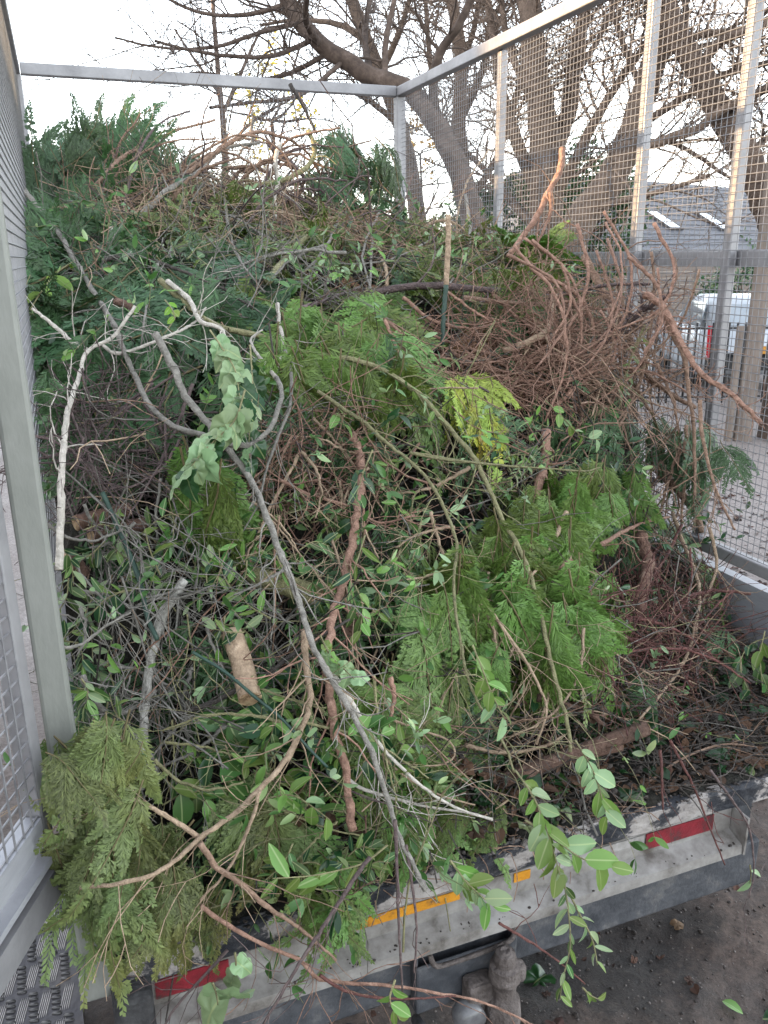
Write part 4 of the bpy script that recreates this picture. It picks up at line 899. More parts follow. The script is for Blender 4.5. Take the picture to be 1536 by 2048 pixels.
for key in mbs:
    for vi, kind in enumerate(('privet', 'privet_b', 'privet_c')):
        i = np.flatnonzero(kk == key); i = np.repeat(i, 3); j = rng.integers(1, 9, len(i)); s = st[i, j]; dd = st[i, j] - st[i, j - 1]; dd /= np.linalg.norm(dd, axis=1, keepdims=True)
        dd = dd * .7 + rand_dirs(len(i)) * .8; up = rand_dirs(len(i)) * .8 + np.array([0, -.3, .7]); sz = rng.uniform(.018, .042, len(i))
        mbs[key].inst(LEAF[kind][0], LEAF[kind][1], None, np.stack([frame(a, b_) * c for a, b_, c in zip(dd, up, sz)]), s)
for key, mb in mbs.items(): tag(mb.build('small_leaves', M['leaf_' + key], smooth=True), kind='stuff')
# dead leaves and crumbs on the bed floor by the tail, and on the ground
def litter(name, key, kinds, locs, s0, s1, tilt=.5, lift=.006):
    mb = MB(); n = len(locs)
    for vi, kind in enumerate(kinds):
        i = np.arange(n)[vi::len(kinds)]; dd = rand_dirs(len(i)); dd[:, 2] *= tilt; up = np.array([0, 0, 1.]) + rand_dirs(len(i)) * tilt
        v, f, _ = LEAF[kind]; F_ = np.stack([frame(a, b_) * c for a, b_, c in zip(dd, up, rng.uniform(s0, s1, len(i)))])
        mb.inst(v, f if f.shape[1] == 4 else None, f if f.shape[1] == 3 else None, F_, locs[i] + [0, 0, lift])
    return tag(mb.build(name, M['leaf_' + key]), kind='stuff')
def bedz(x, y): return np.maximum(Hs(x, y), .012 + .014 * np.clip(x - .6, 0, 1) * np.clip(y * 4, 0, 1))
def bed_pts(n, ymax=.75):
    x = rng.uniform(.3, 2.0, n * 6); y = rng.uniform(.02, ymax, n * 6); k = Hs(x, y, False) < .22; x = x[k][:n]; y = y[k][:n]; return np.stack([x, y, bedz(x, y)], 1)
litter('dead_leaves', 'brown', ('ivy0', 'ivy1', 'broad', 'broad_b', 'privet_b'), bed_pts(420), .02, .05)
litter('dark_leaves', 'dark', ('ivy2', 'broad', 'ivy0'), bed_pts(190), .03, .06)
litter('conifer_crumbs', 'brown', ('privet', 'long'), bed_pts(2200), .006, .02, .8, .003)
x = rng.uniform(.5, 4.0, 260); y = rng.uniform(-.1, 2.5, 260); litter('fallen_leaves', 'brown', ('ivy0', 'broad', 'privet_b'), np.stack([x, y, ground_z(x, y)], 1), .02, .05)
x = rng.uniform(2.3, 6.0, 900); y = rng.uniform(1.5, 5.5, 900); litter('fallen_leaves', 'brown', ('ivy0', 'broad', 'ivy1'), np.stack([x, y, ground_z(x, y)], 1), .03, .08)
n = 900; p = bed_pts(n); d = rand_dirs(n); d[:, 2] = np.abs(d[:, 2]) * .25; d /= np.linalg.norm(d, axis=1, keepdims=True); mb = MB(); mb.tubes(wander(p + [0, 0, .008], d, rng.uniform(.03, .2, n), 5, .5, .15), np.tile(rng.uniform(.0008, .0018, (n, 1)), (1, 5)), 3); tag(mb.build('twig_litter', M['bark_dark']), kind='stuff')
def pebbles(name, mt, x, y, z, s0, s1):
    n = len(x); ph = (1 + 5 ** .5) / 2
    iv = np.array([(-1, ph, 0), (1, ph, 0), (-1, -ph, 0), (1, -ph, 0), (0, -1, ph), (0, 1, ph), (0, -1, -ph), (0, 1, -ph), (ph, 0, -1), (ph, 0, 1), (-ph, 0, -1), (-ph, 0, 1)]) / 1.9
    ft = np.array([(0, 11, 5), (0, 5, 1), (0, 1, 7), (0, 7, 10), (0, 10, 11), (1, 5, 9), (5, 11, 4), (11, 10, 2), (10, 7, 6), (7, 1, 8), (3, 9, 4), (3, 4, 2), (3, 2, 6), (3, 6, 8), (3, 8, 9), (4, 9, 5), (2, 4, 11), (6, 2, 10), (8, 6, 7), (9, 8, 1)])
    mb = MB(); sz = rng.uniform(s0, s1, n) * rng.uniform(.5, 1, n); F_ = np.stack([np.diag(rng.uniform(.6, 1.3, 3) * [1, 1, .65]) @ np.linalg.qr(rng.normal(size=(3, 3)))[0] * s for s in sz])
    mb.inst(iv, None, ft, F_, np.stack([x, y, z + sz * .2], 1)); return tag(mb.build(name, mt, smooth=True), kind='stuff')
M['clod'] = surf('wet_soil', [(.3, (.014, .011, .010)), (.7, (.050, .039, .033))], .7, 30, 6, .8)
x = rng.uniform(.2, 3.6, 9000); y = rng.uniform(-.4, 2.2, 9000); pebbles('grit', M['stone'], x, y, ground_z(x, y), .0012, .0055)
x = np.concatenate([rng.normal(1.62, .30, 1500), rng.uniform(.6, 3, 700)]); y = np.concatenate([rng.normal(.9, .20, 1500), rng.uniform(-.2, 2, 700)]); pebbles('soil_clods', M['clod'], x, y, ground_z(x, y), .002, .011)
x = rng.uniform(2.3, 7.5, 2200); y = rng.uniform(1, 6.5, 2200); pebbles('gravel', M['stone'], x, y, ground_z(x, y), .006, .022)
x = rng.uniform(-.053 - .0, .0, 200); y = rng.uniform(.0, .5, 200)
p = bed_pts(900); pebbles('bed_crumbs', M['clod'], p[:, 0], p[:, 1], p[:, 2], .004, .016)
x = rng.uniform(.25, 1.7, 900); y = np.where(rng.uniform(size=900) < .6, rng.uniform(-.010, .05, 900), rng.uniform(-.045, -.003, 900)); z = np.where(y > -.012, .006, np.where(y > -.03, -.129, -.131)); k = (y > -.012) | (x < 1.44)
k &= (y > -.012) | (rng.uniform(size=900) < .45); pebbles('edge_debris', M['clod'], x[k], y[k], z[k], .0012, .0055)
x = rng.uniform(.4, 1.3, 420); pebbles('pale_dust_crumbs', M['stone'], x, rng.uniform(-.008, .07, 420), np.full(420, .006), .002, .008)
n = 80; st_ = np.stack([rng.uniform(.3, 1.2, n), rng.uniform(-.02, .08, n), np.full(n, .012)], 1); d = np.stack([rng.normal(.2, 1, n), rng.normal(-.25, .4, n), rng.normal(0, .15, n)], 1); d /= np.linalg.norm(d, axis=1, keepdims=True)
mb = MB(); mb.tubes(wander(st_, d, rng.uniform(.04, .18, n), 6, 1.0, .5), np.tile(rng.uniform(.0007, .0014, (n, 1)), (1, 6)), 3); tag(mb.build('edge_twigs', M['bark_brown']), kind='stuff')

LM = [((500, 1398), 'the yellow-sawn small log'), ((152, 1050), 'the pale sawn log ends'), ((1220, 1480), 'the brown log on the bed floor'), ((700, 880), 'the pale sawn branch top'), ((990, 810), 'the yellow-tipped sprays'),
      ((430, 720), 'the upper pale ivy leaves'), ((390, 920), 'the largest pale ivy leaves'), ((175, 702), 'the fork of the pale branch'), ((400, 1676), 'the fork of the smooth brown branch'), ((380, 1300), 'the start of the thin green cane'),
      ((240, 1060), 'the leaning dark green cane'), ((895, 500), 'the upright stake'), ((1110, 400), 'the red-brown cut stick'), ((860, 573), 'the dark level branch'), ((1090, 640), 'the hooked pale brown limb'), ((605, 210), 'the stick on the headboard rail'),
      ((620, 310), 'the hooked loop at the top'), ((450, 889), 'the bottom of the hanging loop'), ((260, 517), 'the dark hooked twig'), ((565, 700), 'the pale upright twig'), ((1000, 930), 'the green horizontal twig'), ((1085, 930), 'the brown stub'),
      ((1290, 1150), 'the crooked orange-brown stump'), ((1220, 1080), 'the pink-brown cross branch'), ((300, 1334), 'the white-mottled stem'), ((240, 1426), 'the bowl-shaped grey branch'), ((590, 1304), 'the dark grey rising branch'), ((940, 1625), 'the tip of the whitish stem'),
      ((1420, 1750), 'the end of the pale beam'), ((380, 1945), 'the red tape by the buffer'), ((1355, 1655), 'the red tape by the end plate'), ((810, 1810), 'the long amber tape'), ((785, 1395), 'the broken brown stub'), ((1450, 800), 'the shaggy withered tip'),
      ((1350, 980), 'the thick branch at the mesh foot'), ((620, 480), 'the lying olive-grey branch'), ((750, 500), 'the stick leaning from the crest'), ((240, 490), 'the short broken pale stick'), ((660, 598), 'the mauve branch'), ((1490, 1230), 'the sideboard'), ((1500, 1330), 'the large-leaved shoot'),
      ((650, 1750), 'the spear-leaved shoot'), ((690, 1150), 'the stringy-barked branch'), ((625, 1289), 'the longest grey branch'), ((960, 1200), 'the thin tan hanging twig'), ((935, 1340), 'the olive branch in the curtain'), ((1080, 1210), 'the olive-grey branch in the curtain'), ((140, 1500), 'the foot of the gate post'),
      ((95, 800), 'the gate post'), ((40, 230), 'the left headboard corner'), ((800, 190), 'the cage corner'), ((1380, 1280), 'the tan whip'), ((110, 1900), 'the tread plate'), ((560, 1500), 'the smooth brown branch'), ((90, 560), 'the lime leaves'), ((300, 290), 'the arching brown twigs')]
USED = {}
def unique(head, px, py, short):
    """head + where it lies from a landmark that no other of its kind was given"""
    for (lx, ly), nm in sorted(LM, key=lambda q: (q[0][0] - px) ** 2 + (q[0][1] - py) ** 2)[:20]:
        dx, dy = px - lx, py - ly; dd = math.hypot(dx, dy)
        wd = 'at' if dd < 30 else (('below' if dy > 0 else 'above') if abs(dy) > abs(dx) else ('to the right of' if dx > 0 else 'to the left of')); cl = '' if wd == 'at' else ('just ' if dd < 110 else 'well ' if dd > 220 else '')
        lab = f'{head} {cl}{wd} {nm}'
        if (lab not in USED) and len(lab.split()) <= 16: USED[lab] = 1; return lab
    return None

# ------------------------------------------------------------------ conifer sprays one by one
SG = [  # centre, radii, count, size, colour, offset, label
    ((170, 330, 150, 75), 32, (.28, .46), 'blue', 'u', 'blue-green conifer spray standing up against the headboard mesh beside the left post'),
    ((210, 250, 120, 50), 20, (.2, .34), 'dark', 'u', 'dark conifer spray topping the pile under the headboard rail near the left post'),
    ((95, 520, 105, 170), 18, (.3, .5), 'dark', .03, 'dark conifer spray packed against the rear post of the open gate'),
    ((725, 345, 85, 55), 18, (.26, .38), 'dark', 'c', 'drooping green conifer spray on the crest, below the corner of the headboard'),
    ((320, 470, 280, 70), 22, (.2, .34), 'blue', .03, 'grey-green conifer spray lying on the flat top of the heap'),
    ((690, 640, 150, 90), 18, (.22, .36), 'mid', .05, 'fresh green conifer spray under the dark horizontal branch'),
    ((400, 610, 190, 80), 12, (.25, .4), 'blue', .03, 'blue-green conifer spray behind the looping pale branches'),
    ((980, 505, 170, 45), 18, (.25, .4), 'mid', .05, 'green conifer spray arching over the crest by the side mesh'),
    ((1050, 620, 170, 60), 8, (.22, .34), 'dark', .0, 'dark conifer spray in the hollow behind the red-brown twigs'),
    ((690, 770, 130, 90), 18, (.2, .32), 'mid', 'h', 'green conifer spray hanging beside the long olive branch'),
    ((850, 770, 70, 70), 7, (.2, .32), 'bright', .05, 'bright green conifer spray next to the yellow-tipped ones'),
    ((990, 820, 60, 55), 7, (.2, .3), 'lime', .09, 'yellow-tipped lime conifer spray below the red-brown twigs'),
    ((220, 770, 150, 90), 10, (.25, .4), 'dark', .02, 'dark conifer spray behind the pale forked branch by the gate post'),
    ((395, 1040, 30, 50), 4, (.26, .34), 'mid', 'h', 'long green conifer spray hanging straight down under the ivy'),
    ((1060, 1240, 180, 155), 44, (.18, .32), 'mid', 'h', 'hanging green conifer spray in the curtain above the brown log'),
    ((900, 1300, 110, 60), 9, (.18, .28), 'bright', .06, 'bright conifer spray at the edge of the hanging curtain'),
    ((1170, 1050, 120, 80), 16, (.2, .32), 'mid', 'h', 'green conifer spray behind the pink-brown cross branch'),
    ((1400, 910, 90, 60), 9, (.2, .32), 'dark', .0, 'bottle-green conifer spray pressed against the side mesh'),
    ((1430, 1180, 35, 70), 4, (.2, .3), 'mid', .04, 'green conifer spray with brown tips beside the pale sideboard'),
    ((820, 1490, 140, 85), 20, (.18, .3), 'mid', .04, 'deep green conifer spray tucked low behind the brown log'),
    ((860, 1640, 110, 45), 12, (.14, .22), 'mid', .03, 'deep green conifer spray lying at the scuffed rear edge'),
    ((185, 1610, 65, 75), 12, (.13, .22), 'olive', 't', 'olive conifer spray poking out over the foot of the gate'),
    ((235, 1780, 100, 80), 18, (.13, .23), 'olive', 't', 'olive conifer spray overhanging the tread plate'),
    ((310, 1870, 90, 45), 11, (.12, .19), 'olive', 't', 'olive conifer spray hanging over the rubber buffer and red tape'),
    ((655, 1790, 60, 65), 9, (.14, .22), 'mid', .05, 'green conifer spray tipping over the rear edge by the amber tape'),
    ((530, 1670, 90, 50), 8, (.14, .22), 'olive', .03, 'olive conifer spray beneath the brown forked branch'),
    ((1000, 680, 130, 40), 5, (.18, .28), 'brown', .02, 'withered brown conifer spray among the red-brown twigs'),
    ((760, 580, 60, 30), 4, (.16, .24), 'brown', .02, 'withered rust-brown conifer spray under the dark horizontal branch'),
]
for (e, cnt, sz, key, off, lab) in SG:
    for _ in range(cnt):
        a, rr = rng.uniform(0, 6.283), math.sqrt(rng.uniform()); px, py = e[0] + e[2] * math.cos(a) * rr, e[1] + e[3] * math.sin(a) * rr; s = rng.uniform(*sz)
        if off == 'u':
            p = P(px, py + 60, y=rng.uniform(2.5, 3.4)); d = np.array([rng.normal(.1, .5), rng.normal(-.1, .2), rng.uniform(.3, 1)]); n_ = np.array([rng.normal(0, .4), -1, rng.normal(.2, .3)]); p = p - d / np.linalg.norm(d) * s * .4
        elif off == 'c':
            p = P(px, py, y=rng.uniform(2.3, 3.0)); d = np.array([rng.uniform(.1, .8), rng.normal(-.3, .3), -rng.uniform(.1, .9)]); n_ = np.array([.2, -.6, .8]) + rng.normal(size=3) * .3; p = p - d / np.linalg.norm(d) * s * .5
        elif off == 'h':
            p = P(px, py, rng.uniform(.04, .12)); d = np.array([rng.normal(0, .32), rng.normal(-.2, .15), -1]); n_ = -FV + rng.normal(size=3) * .45; p = p - d / np.linalg.norm(d) * s * .5
        elif off == 't':
            yy = -rng.uniform(.0, .17); p = P(px, py, y=yy); d = np.array([rng.normal(-.25, .5), rng.normal(-.45, .3), rng.normal(-.65, .4)]); n_ = np.array([rng.normal(0, .4), -.5, .9]); p = p - d / np.linalg.norm(d) * s * .6
        else:
            p = P(px, py, off + rng.uniform(-.02, .03)); nn_ = normal_at(p); dn = np.array([rng.normal(0, .55), rng.normal(-.35, .3), -1]); d = dn - nn_ * (dn @ nn_) + nn_ * rng.uniform(-.05, .3)
            n_ = nn_ + rng.normal(size=3) * .4; p = p - d / np.linalg.norm(d) * s * .5
        cx_, cy_ = proj(p + d / np.linalg.norm(d) * s * .5); big = 'small ' if s < .22 else 'large ' if s > .34 else ''
        spray(key, p, d, n_, s, unique(big + lab.split(' spray')[0] + ' spray', cx_, cy_, lab) or lab, lab.split(' conifer')[0] + ' sprays ' + ' '.join(lab.split(' spray ')[1].split()[:5]))

# ------------------------------------------------------------------ cut branches one by one (pixel polylines laid on the heap)
BR = [  # label, polyline, width, bark, offset from the heap, options
 ('long olive-grey branch curving down from the crest past the yellow-tipped spray to the brown log', [(320, 560), (420, 645), (520, 672), (590, 700), (700, 718), (768, 742), (833, 784), (888, 844), (933, 897), (958, 932), (998, 1024), (1048, 1119), (1078, 1209), (1098, 1304), (1118, 1384), (1138, 1464), (1140, 1504)], 14, 'olive', .16, dict(twigs=3)),
 ('longest grey branch running from under the ivy to the rear edge', [(310, 667), (350, 742), (370, 792), (425, 857), (475, 922), (515, 987), (555, 1089), (580, 1154), (605, 1224), (625, 1289), (655, 1344), (690, 1404), (725, 1464), (750, 1524), (785, 1630), (800, 1680), (830, 1732), (850, 1780)], 17, 'grey', .2, dict(twigs=3)),
 ('pale grey forked branch standing beside the rear post of the gate', [(118, 1140), (122, 1012), (125, 912), (132, 842), (145, 792), (160, 745), (175, 702), (215, 682), (245, 650), (270, 612)], 15, 'pale', .14, dict(twigs=3)),
 ('short pale arm reaching from the fork by the gate post to the lime leaves', [(175, 702), (140, 680), (115, 657), (65, 617)], 11, 'pale', .14, dict(twigs=2)),
 ('crooked thin pale twig zigzagging right from the fork by the gate post', [(205, 690), (225, 705), (250, 705), (300, 687), (340, 670), (370, 657), (395, 640), (412, 615)], 8, 'pale', .12, dict(twigs=3)),
 ('smooth brown branch sweeping down from the grey branch to the olive sprays', [(608, 1259), (612, 1324), (620, 1404), (595, 1474), (560, 1536), (500, 1596), (465, 1631), (400, 1676), (350, 1721), (300, 1751), (250, 1766), (160, 1776)], 16, 'tan', [.12, .12, .16, .2, .25, .22], dict(twigs=3, taper=.45)),
 ('brown side limb rising leftwards from the fork above the olive sprays', [(400, 1676), (340, 1636), (280, 1604), (215, 1589), (160, 1576)], 11, 'tan', .2, dict(twigs=3)),
 ('brown bare stick slanting from the fork down over the rear edge', [(400, 1686), (430, 1731), (480, 1766), (530, 1811), (590, 1851), (635, 1886), (672, 1921)], 12, 'brown', .1, dict(twigs=2, y=[-.16, -.13])),
 ('thin brown stick crossing the brown forked branch', [(520, 1581), (505, 1636), (480, 1696), (450, 1746), (400, 1801)], 9, 'tan', .2, dict(twigs=2)),
 ('stringy-barked upright branch with a pale sawn top in the middle of the heap', [(705, 868), (718, 905), (723, 950), (715, 1024), (690, 1149), (665, 1239), (655, 1314), (660, 1404), (675, 1474), (690, 1536), (700, 1600), (706, 1660)], 19, 'redbrown', .1, dict(cut=True, taper=.8, jit=.25)),
 ('whitish bare stem sweeping to the right towards the rear edge', [(655, 1330), (700, 1400), (760, 1490), (830, 1560), (900, 1610), (985, 1640)], 10, 'pale', .12, dict(twigs=2)),
 ('lower whitish stem lying parallel just above the rear edge', [(690, 1555), (720, 1575), (770, 1592), (850, 1612), (930, 1625), (985, 1637)], 8, 'pale', .08, dict(twigs=2)),
 ('straw-coloured stem fanning out beside the whitish stem', [(680, 1400), (740, 1480), (800, 1545), (880, 1590), (950, 1610)], 7, 'tan', .1, dict(twigs=2)),
 ('dark purple-brown branch lying level across the top of the red-brown tangle', [(735, 590), (760, 582), (840, 572), (960, 578), (1060, 588), (1110, 592), (1200, 572), (1300, 568)], 15, 'purple', .1, dict(twigs=4, taper=.4)),
 ('pale brown crooked limb hooking down from the dark level branch', [(1108, 592), (1100, 640), (1082, 670), (1040, 692), (1010, 702)], 18, 'tan', .12, dict(twigs=2, taper=.7)),
 ('brown arm running right and down from the dark level branch', [(1110, 590), (1150, 612), (1190, 650), (1215, 700)], 10, 'brown', .1, dict(twigs=3)),
 ('thin brown stick just below the dark level branch', [(925, 595), (1010, 605), (1088, 606)], 9, 'brown', .1, dict(twigs=2)),
 ('red-brown cut stick standing up against the side mesh', [(1125, 297), (1120, 340), (1095, 390), (1075, 430), (1045, 475), (1020, 510)], 13, 'redbrown', .0, dict(y=[1.55, 1.45], cut=True, twigs=1, taper=.9)),
 ('thinner fork beside the red-brown stick at the side mesh', [(1100, 385), (1102, 420), (1085, 465), (1062, 508)], 8, 'redbrown', .0, dict(y=[1.5, 1.42], twigs=2)),
 ('pale sawn stake standing upright in the crest', [(897, 430), (896, 500), (893, 570)], 11, 'tan', .0, dict(y=1.05, cut=True, twigs=0, taper=1)),
 ('green-stained lower end of the upright stake', [(892, 570), (888, 620), (884, 690)], 10, 'cane', .0, dict(y=1.0, twigs=0, taper=1)),
 ('dark straight stick leaning on the headboard rail', [(580, 168), (605, 210), (634, 268)], 9, 'dark', .0, dict(y=3.3, twigs=0)),
 ('thick dark stick continuing down into the crest', [(540, 290), (590, 335), (640, 385), (680, 420)], 12, 'purple', .0, dict(y=[3.0, 2.6], twigs=2)),
 ('grey-green hooked branch looping at the very top of the heap', [(618, 262), (630, 300), (612, 335), (560, 362), (505, 370), (455, 372)], 11, 'olive', .0, dict(y=[2.5, 2.3], twigs=2, taper=.8)),
 ('pale bent stick standing inside the hooked loop at the top', [(560, 285), (550, 325), (556, 360), (550, 400), (552, 440)], 10, 'pale', .0, dict(y=2.3, twigs=2)),
 ('little pale crook above the crest twigs', [(506, 232), (503, 262), (504, 288), (485, 298), (478, 312)], 8, 'grey', .0, dict(y=2.6, twigs=0)),
 ('long brown twig arching from the crest towards the left corner', [(150, 420), (215, 345), (250, 310), (290, 290), (350, 262), (430, 240)], 9, 'brown', .0, dict(y=[2.2, 3.0], twigs=5)),
 ('brown arch of bare wood spanning the middle of the crest', [(262, 452), (320, 392), (420, 312), (500, 266), (560, 272), (612, 302), (640, 350)], 11, 'brown', .0, dict(y=[2.0, 2.7], twigs=6)),
 ('thin purple-brown twig bowed up to the headboard', [(247, 445), (262, 350), (290, 282), (330, 240), (380, 222)], 8, 'purple', .0, dict(y=[2.0, 3.0], twigs=4)),
 ('mauve-grey stick rising to the right across the crest', [(260, 455), (330, 385), (400, 340), (440, 300), (520, 285)], 12, 'grey', .0, dict(y=[1.9, 2.5], twigs=3)),
 ('yellowish bare twig at the left of the crest', [(180, 260), (178, 300), (190, 350), (205, 395)], 7, 'olive', .0, dict(y=2.7, twigs=2)),
 ('yellow-green stalk bending up in front of the standing blue sprays', [(145, 315), (200, 295), (240, 270), (275, 235), (278, 218)], 7, 'olive', .0, dict(y=2.8, twigs=1)),
 ('long pale stem curving from the gate post down into a wide hanging loop', [(0, 330), (65, 400), (120, 470), (145, 512), (180, 572), (215, 627), (240, 682), (270, 752), (300, 812), (345, 852), (400, 867), (450, 889), (500, 889), (540, 857), (565, 792), (553, 755)], 13, 'grey', [.05, .08, .12, .22, .28, .2], dict(twigs=2, taper=.55)),
 ('pale crooked twig rising out of the end of the hanging loop', [(552, 755), (522, 718), (505, 692), (504, 675), (525, 660)], 9, 'pale', .2, dict(twigs=1)),
 ('pale stem arching over the ivy from the top left', [(335, 562), (380, 602), (400, 642), (440, 657), (455, 697), (465, 747)], 12, 'pale', .2, dict(twigs=2)),
 ('dark grey hooked twig along the near side of the crest', [(205, 524), (225, 515), (250, 517), (300, 520), (375, 547), (440, 575), (505, 616)], 9, 'dark', .08, dict(twigs=2)),
 ('short blackish twig standing straight up by the dark hook', [(315, 528), (300, 590), (288, 640), (283, 690)], 7, 'grey', .12, dict(twigs=2)),
 ('grey twig dropping beside the ivy in a gentle bow', [(570, 702), (582, 747), (580, 812), (565, 852), (540, 917), (520, 992)], 9, 'grey', .16, dict(twigs=3)),
 ('pale upright twig with a hooked foot above the loop', [(555, 607), (558, 642), (565, 677), (560, 722), (552, 752)], 9, 'pale', .18, dict(twigs=1)),
 ('olive leafy branch running diagonally through the middle to the curtain of sprays', [(635, 782), (685, 817), (725, 842), (768, 882), (818, 922), (858, 962), (888, 1017), (913, 1084), (908, 1149), (910, 1214), (923, 1294), (933, 1349), (958, 1409), (988, 1454), (1013, 1499), (1028, 1545)], 9, 'olive', .2, dict(twigs=4)),
 ('thin green horizontal twig crossing the diagonal branches', [(820, 905), (850, 912), (918, 922), (1018, 932), (1088, 937), (1168, 942), (1200, 935)], 6, 'olive', .2, dict(twigs=4)),
 ('brown stub of branch dropping behind the horizontal twig', [(1093, 862), (1088, 932), (1068, 1002)], 20, 'redbrown', .05, dict(twigs=2, taper=.85)),
 ('thick orange-brown crooked stump hanging at the right of the curtain', [(1282, 1068), (1296, 1115), (1294, 1150), (1282, 1185), (1281, 1222)], 26, 'log', .08, dict(twigs=1, taper=.85)),
 ('tan whip-like stem curving down across the leaf litter', [(1345, 1024), (1368, 1089), (1398, 1174), (1388, 1264), (1368, 1324), (1333, 1374), (1278, 1439)], 9, 'tan', .1, dict(twigs=2)),
 ('second tan whip joining the first near the sideboard', [(1418, 1054), (1430, 1100), (1433, 1139), (1415, 1185), (1398, 1214), (1393, 1264)], 8, 'tan', .1, dict(twigs=2)),
 ('pink-brown branch crossing the green sprays towards the side mesh', [(1113, 1134), (1168, 1109), (1218, 1079), (1278, 1049), (1338, 1034)], 11, 'redbrown', .14, dict(twigs=3)),
 ('tan twig slanting up across the top of the curtain of sprays', [(1133, 1024), (1113, 1069), (1088, 1119), (1060, 1155)], 10, 'tan', .14, dict(twigs=2)),
 ('thin tan twig hanging in front of the curtain of sprays', [(973, 1209), (1018, 1274), (1053, 1324), (1083, 1384), (1093, 1424), (1073, 1489)], 8, 'tan', .14, dict(twigs=3)),
 ('pale split twigs pointing right over the red stems', [(1120, 1265), (1193, 1285), (1250, 1320), (1310, 1355), (1360, 1380)], 7, 'tan', .1, dict(twigs=5)),
 ('white-mottled thick stem standing in the shoots left of the small log', [(370, 1159), (335, 1214), (315, 1264), (300, 1334), (290, 1414), (285, 1499), (280, 1580)], 20, 'mottled', .05, dict(twigs=3, taper=.8)),
 ('dark green cane leaning in the shoots', [(205, 985), (255, 1099), (280, 1164), (295, 1234), (315, 1280)], 11, 'cane', .12, dict(twigs=0, taper=.9, jit=.02)),
 ('thinner green cane crossing in front of the small log', [(385, 1304), (450, 1344), (510, 1394), (565, 1439), (615, 1494), (655, 1535)], 8, 'cane', .14, dict(twigs=0, taper=.8, jit=.02)),
 ('dark grey branch rising to the right behind the small log', [(350, 1429), (415, 1409), (475, 1379), (540, 1344), (590, 1304), (640, 1274), (700, 1239)], 12, 'dark', .08, dict(twigs=3)),
 ('grey branch bent like a bowl near the foot of the gate post', [(165, 1350), (180, 1384), (205, 1419), (240, 1426), (280, 1409), (312, 1380)], 15, 'grey', .08, dict(twigs=3)),
 ('grey stick pushed up against the gate post', [(110, 1295), (160, 1290), (215, 1250), (262, 1225)], 8, 'grey', .12, dict(twigs=3)),
 ('long reddish whip hanging out behind the truck', [(400, 1811), (465, 1856), (530, 1891), (600, 1921), (635, 1956), (700, 1966), (768, 1970), (868, 1985), (968, 2005), (1070, 2052)], 9, 'redbrown', .1, dict(y=[-.12, -.22], twigs=2)),
 ('red twig hanging level below the pale beam', [(640, 1950), (700, 1985), (800, 1998), (912, 1992)], 7, 'red', .1, dict(y=[-.2, -.22], twigs=0)),
 ('fine red twig slanting down in front of the tow hitch', [(998, 1846), (1048, 1876), (1108, 1916), (1170, 1968)], 6, 'red', .1, dict(y=-.25, twigs=1)),
 ('dark thin stem hanging in front of the amber tape', [(790, 1640), (794, 1740), (797, 1836), (805, 1986)], 8, 'purple', .1, dict(y=[-.14, -.2], twigs=1)),
 ('shorter dark stem hanging beside it over the pale beam', [(812, 1690), (823, 1761), (833, 1856), (828, 1946)], 7, 'purple', .1, dict(y=[-.14, -.2], twigs=1)),
 ('grey-purple branch drooping over the pale beam to the ground', [(740, 1715), (720, 1741), (680, 1801), (645, 1856), (605, 1916), (555, 2001), (520, 2060)], 10, 'purple', .1, dict(y=[-.1, -.24], twigs=3)),
 ('dark bent twig below the red tape by the rubber buffer', [(455, 1900), (400, 1961), (350, 2016), (325, 2060)], 8, 'purple', .1, dict(y=[-.12, -.2], twigs=3)),
 ('dark red stem leaning from the litter over the rear edge', [(1320, 1500), (1323, 1536), (1326, 1620)], 7, 'red', .05, dict(y=[.05, -.06], twigs=1)),
 ('dark red whip hanging past the right red tape', [(1340, 1480), (1388, 1576), (1418, 1651), (1450, 1730)], 6, 'red', .05, dict(y=[.05, -.1], twigs=1)),
 ('thin bowed stem dangling past the end of the pale beam', [(1420, 1540), (1468, 1606), (1498, 1656), (1508, 1736), (1498, 1796)], 6, 'purple', .05, dict(y=[-.02, -.1], twigs=1)),
 ('brown branch sloping down through the twig shoulder to the side mesh', [(1168, 512), (1203, 577), (1243, 642), (1268, 697), (1298, 752), (1348, 792), (1390, 815)], 16, 'brown', .06, dict(twigs=6)),
 ('shaggy withered branch tip reaching out over the black railing view', [(1290, 590), (1325, 612), (1358, 677), (1403, 747), (1468, 792), (1520, 845)], 17, 'redbrown', .0, dict(y=[1.05, .45], twigs=16, tl=(.03, .1), tr=.22)),
 ('bent brown branch dropping along the side mesh', [(1333, 622), (1340, 662), (1368, 712), (1378, 792), (1388, 862), (1390, 992)], 11, 'brown', .0, dict(y=[.95, .72], twigs=3)),
 ('second bent branch close to the side mesh', [(1400, 800), (1404, 870), (1420, 940), (1445, 1010), (1470, 1060)], 9, 'brown', .0, dict(y=[.7, .55], twigs=3)),
 ('thick dark red-brown branch against the foot of the side mesh', [(1300, 880), (1325, 945), (1360, 985), (1388, 1020), (1402, 1065)], 24, 'brown', .04, dict(twigs=2)),
 ('brown dense branch head sticking out by the side mesh', [(1200, 690), (1240, 660), (1285, 620), (1340, 590)], 18, 'purple', .1, dict(twigs=12, tl=(.04, .14))),
 ('grey stick leaning down from the crest in the middle', [(732, 446), (753, 491), (771, 533), (774, 572)], 11, 'tan', .06, dict(twigs=2)),
 ('olive-grey branch lying across the flat top', [(535, 562), (583, 505), (625, 468), (700, 443)], 14, 'olive', .04, dict(twigs=4)),
 ('thin straight stick on the flat top left of the lying branch', [(490, 432), (535, 439), (612, 447)], 10, 'tan', .03, dict(twigs=2)),
 ('short broken pale stick at the left of the flat top', [(222, 458), (240, 490), (262, 512)], 13, 'pale', .05, dict(twigs=0, taper=.9)),
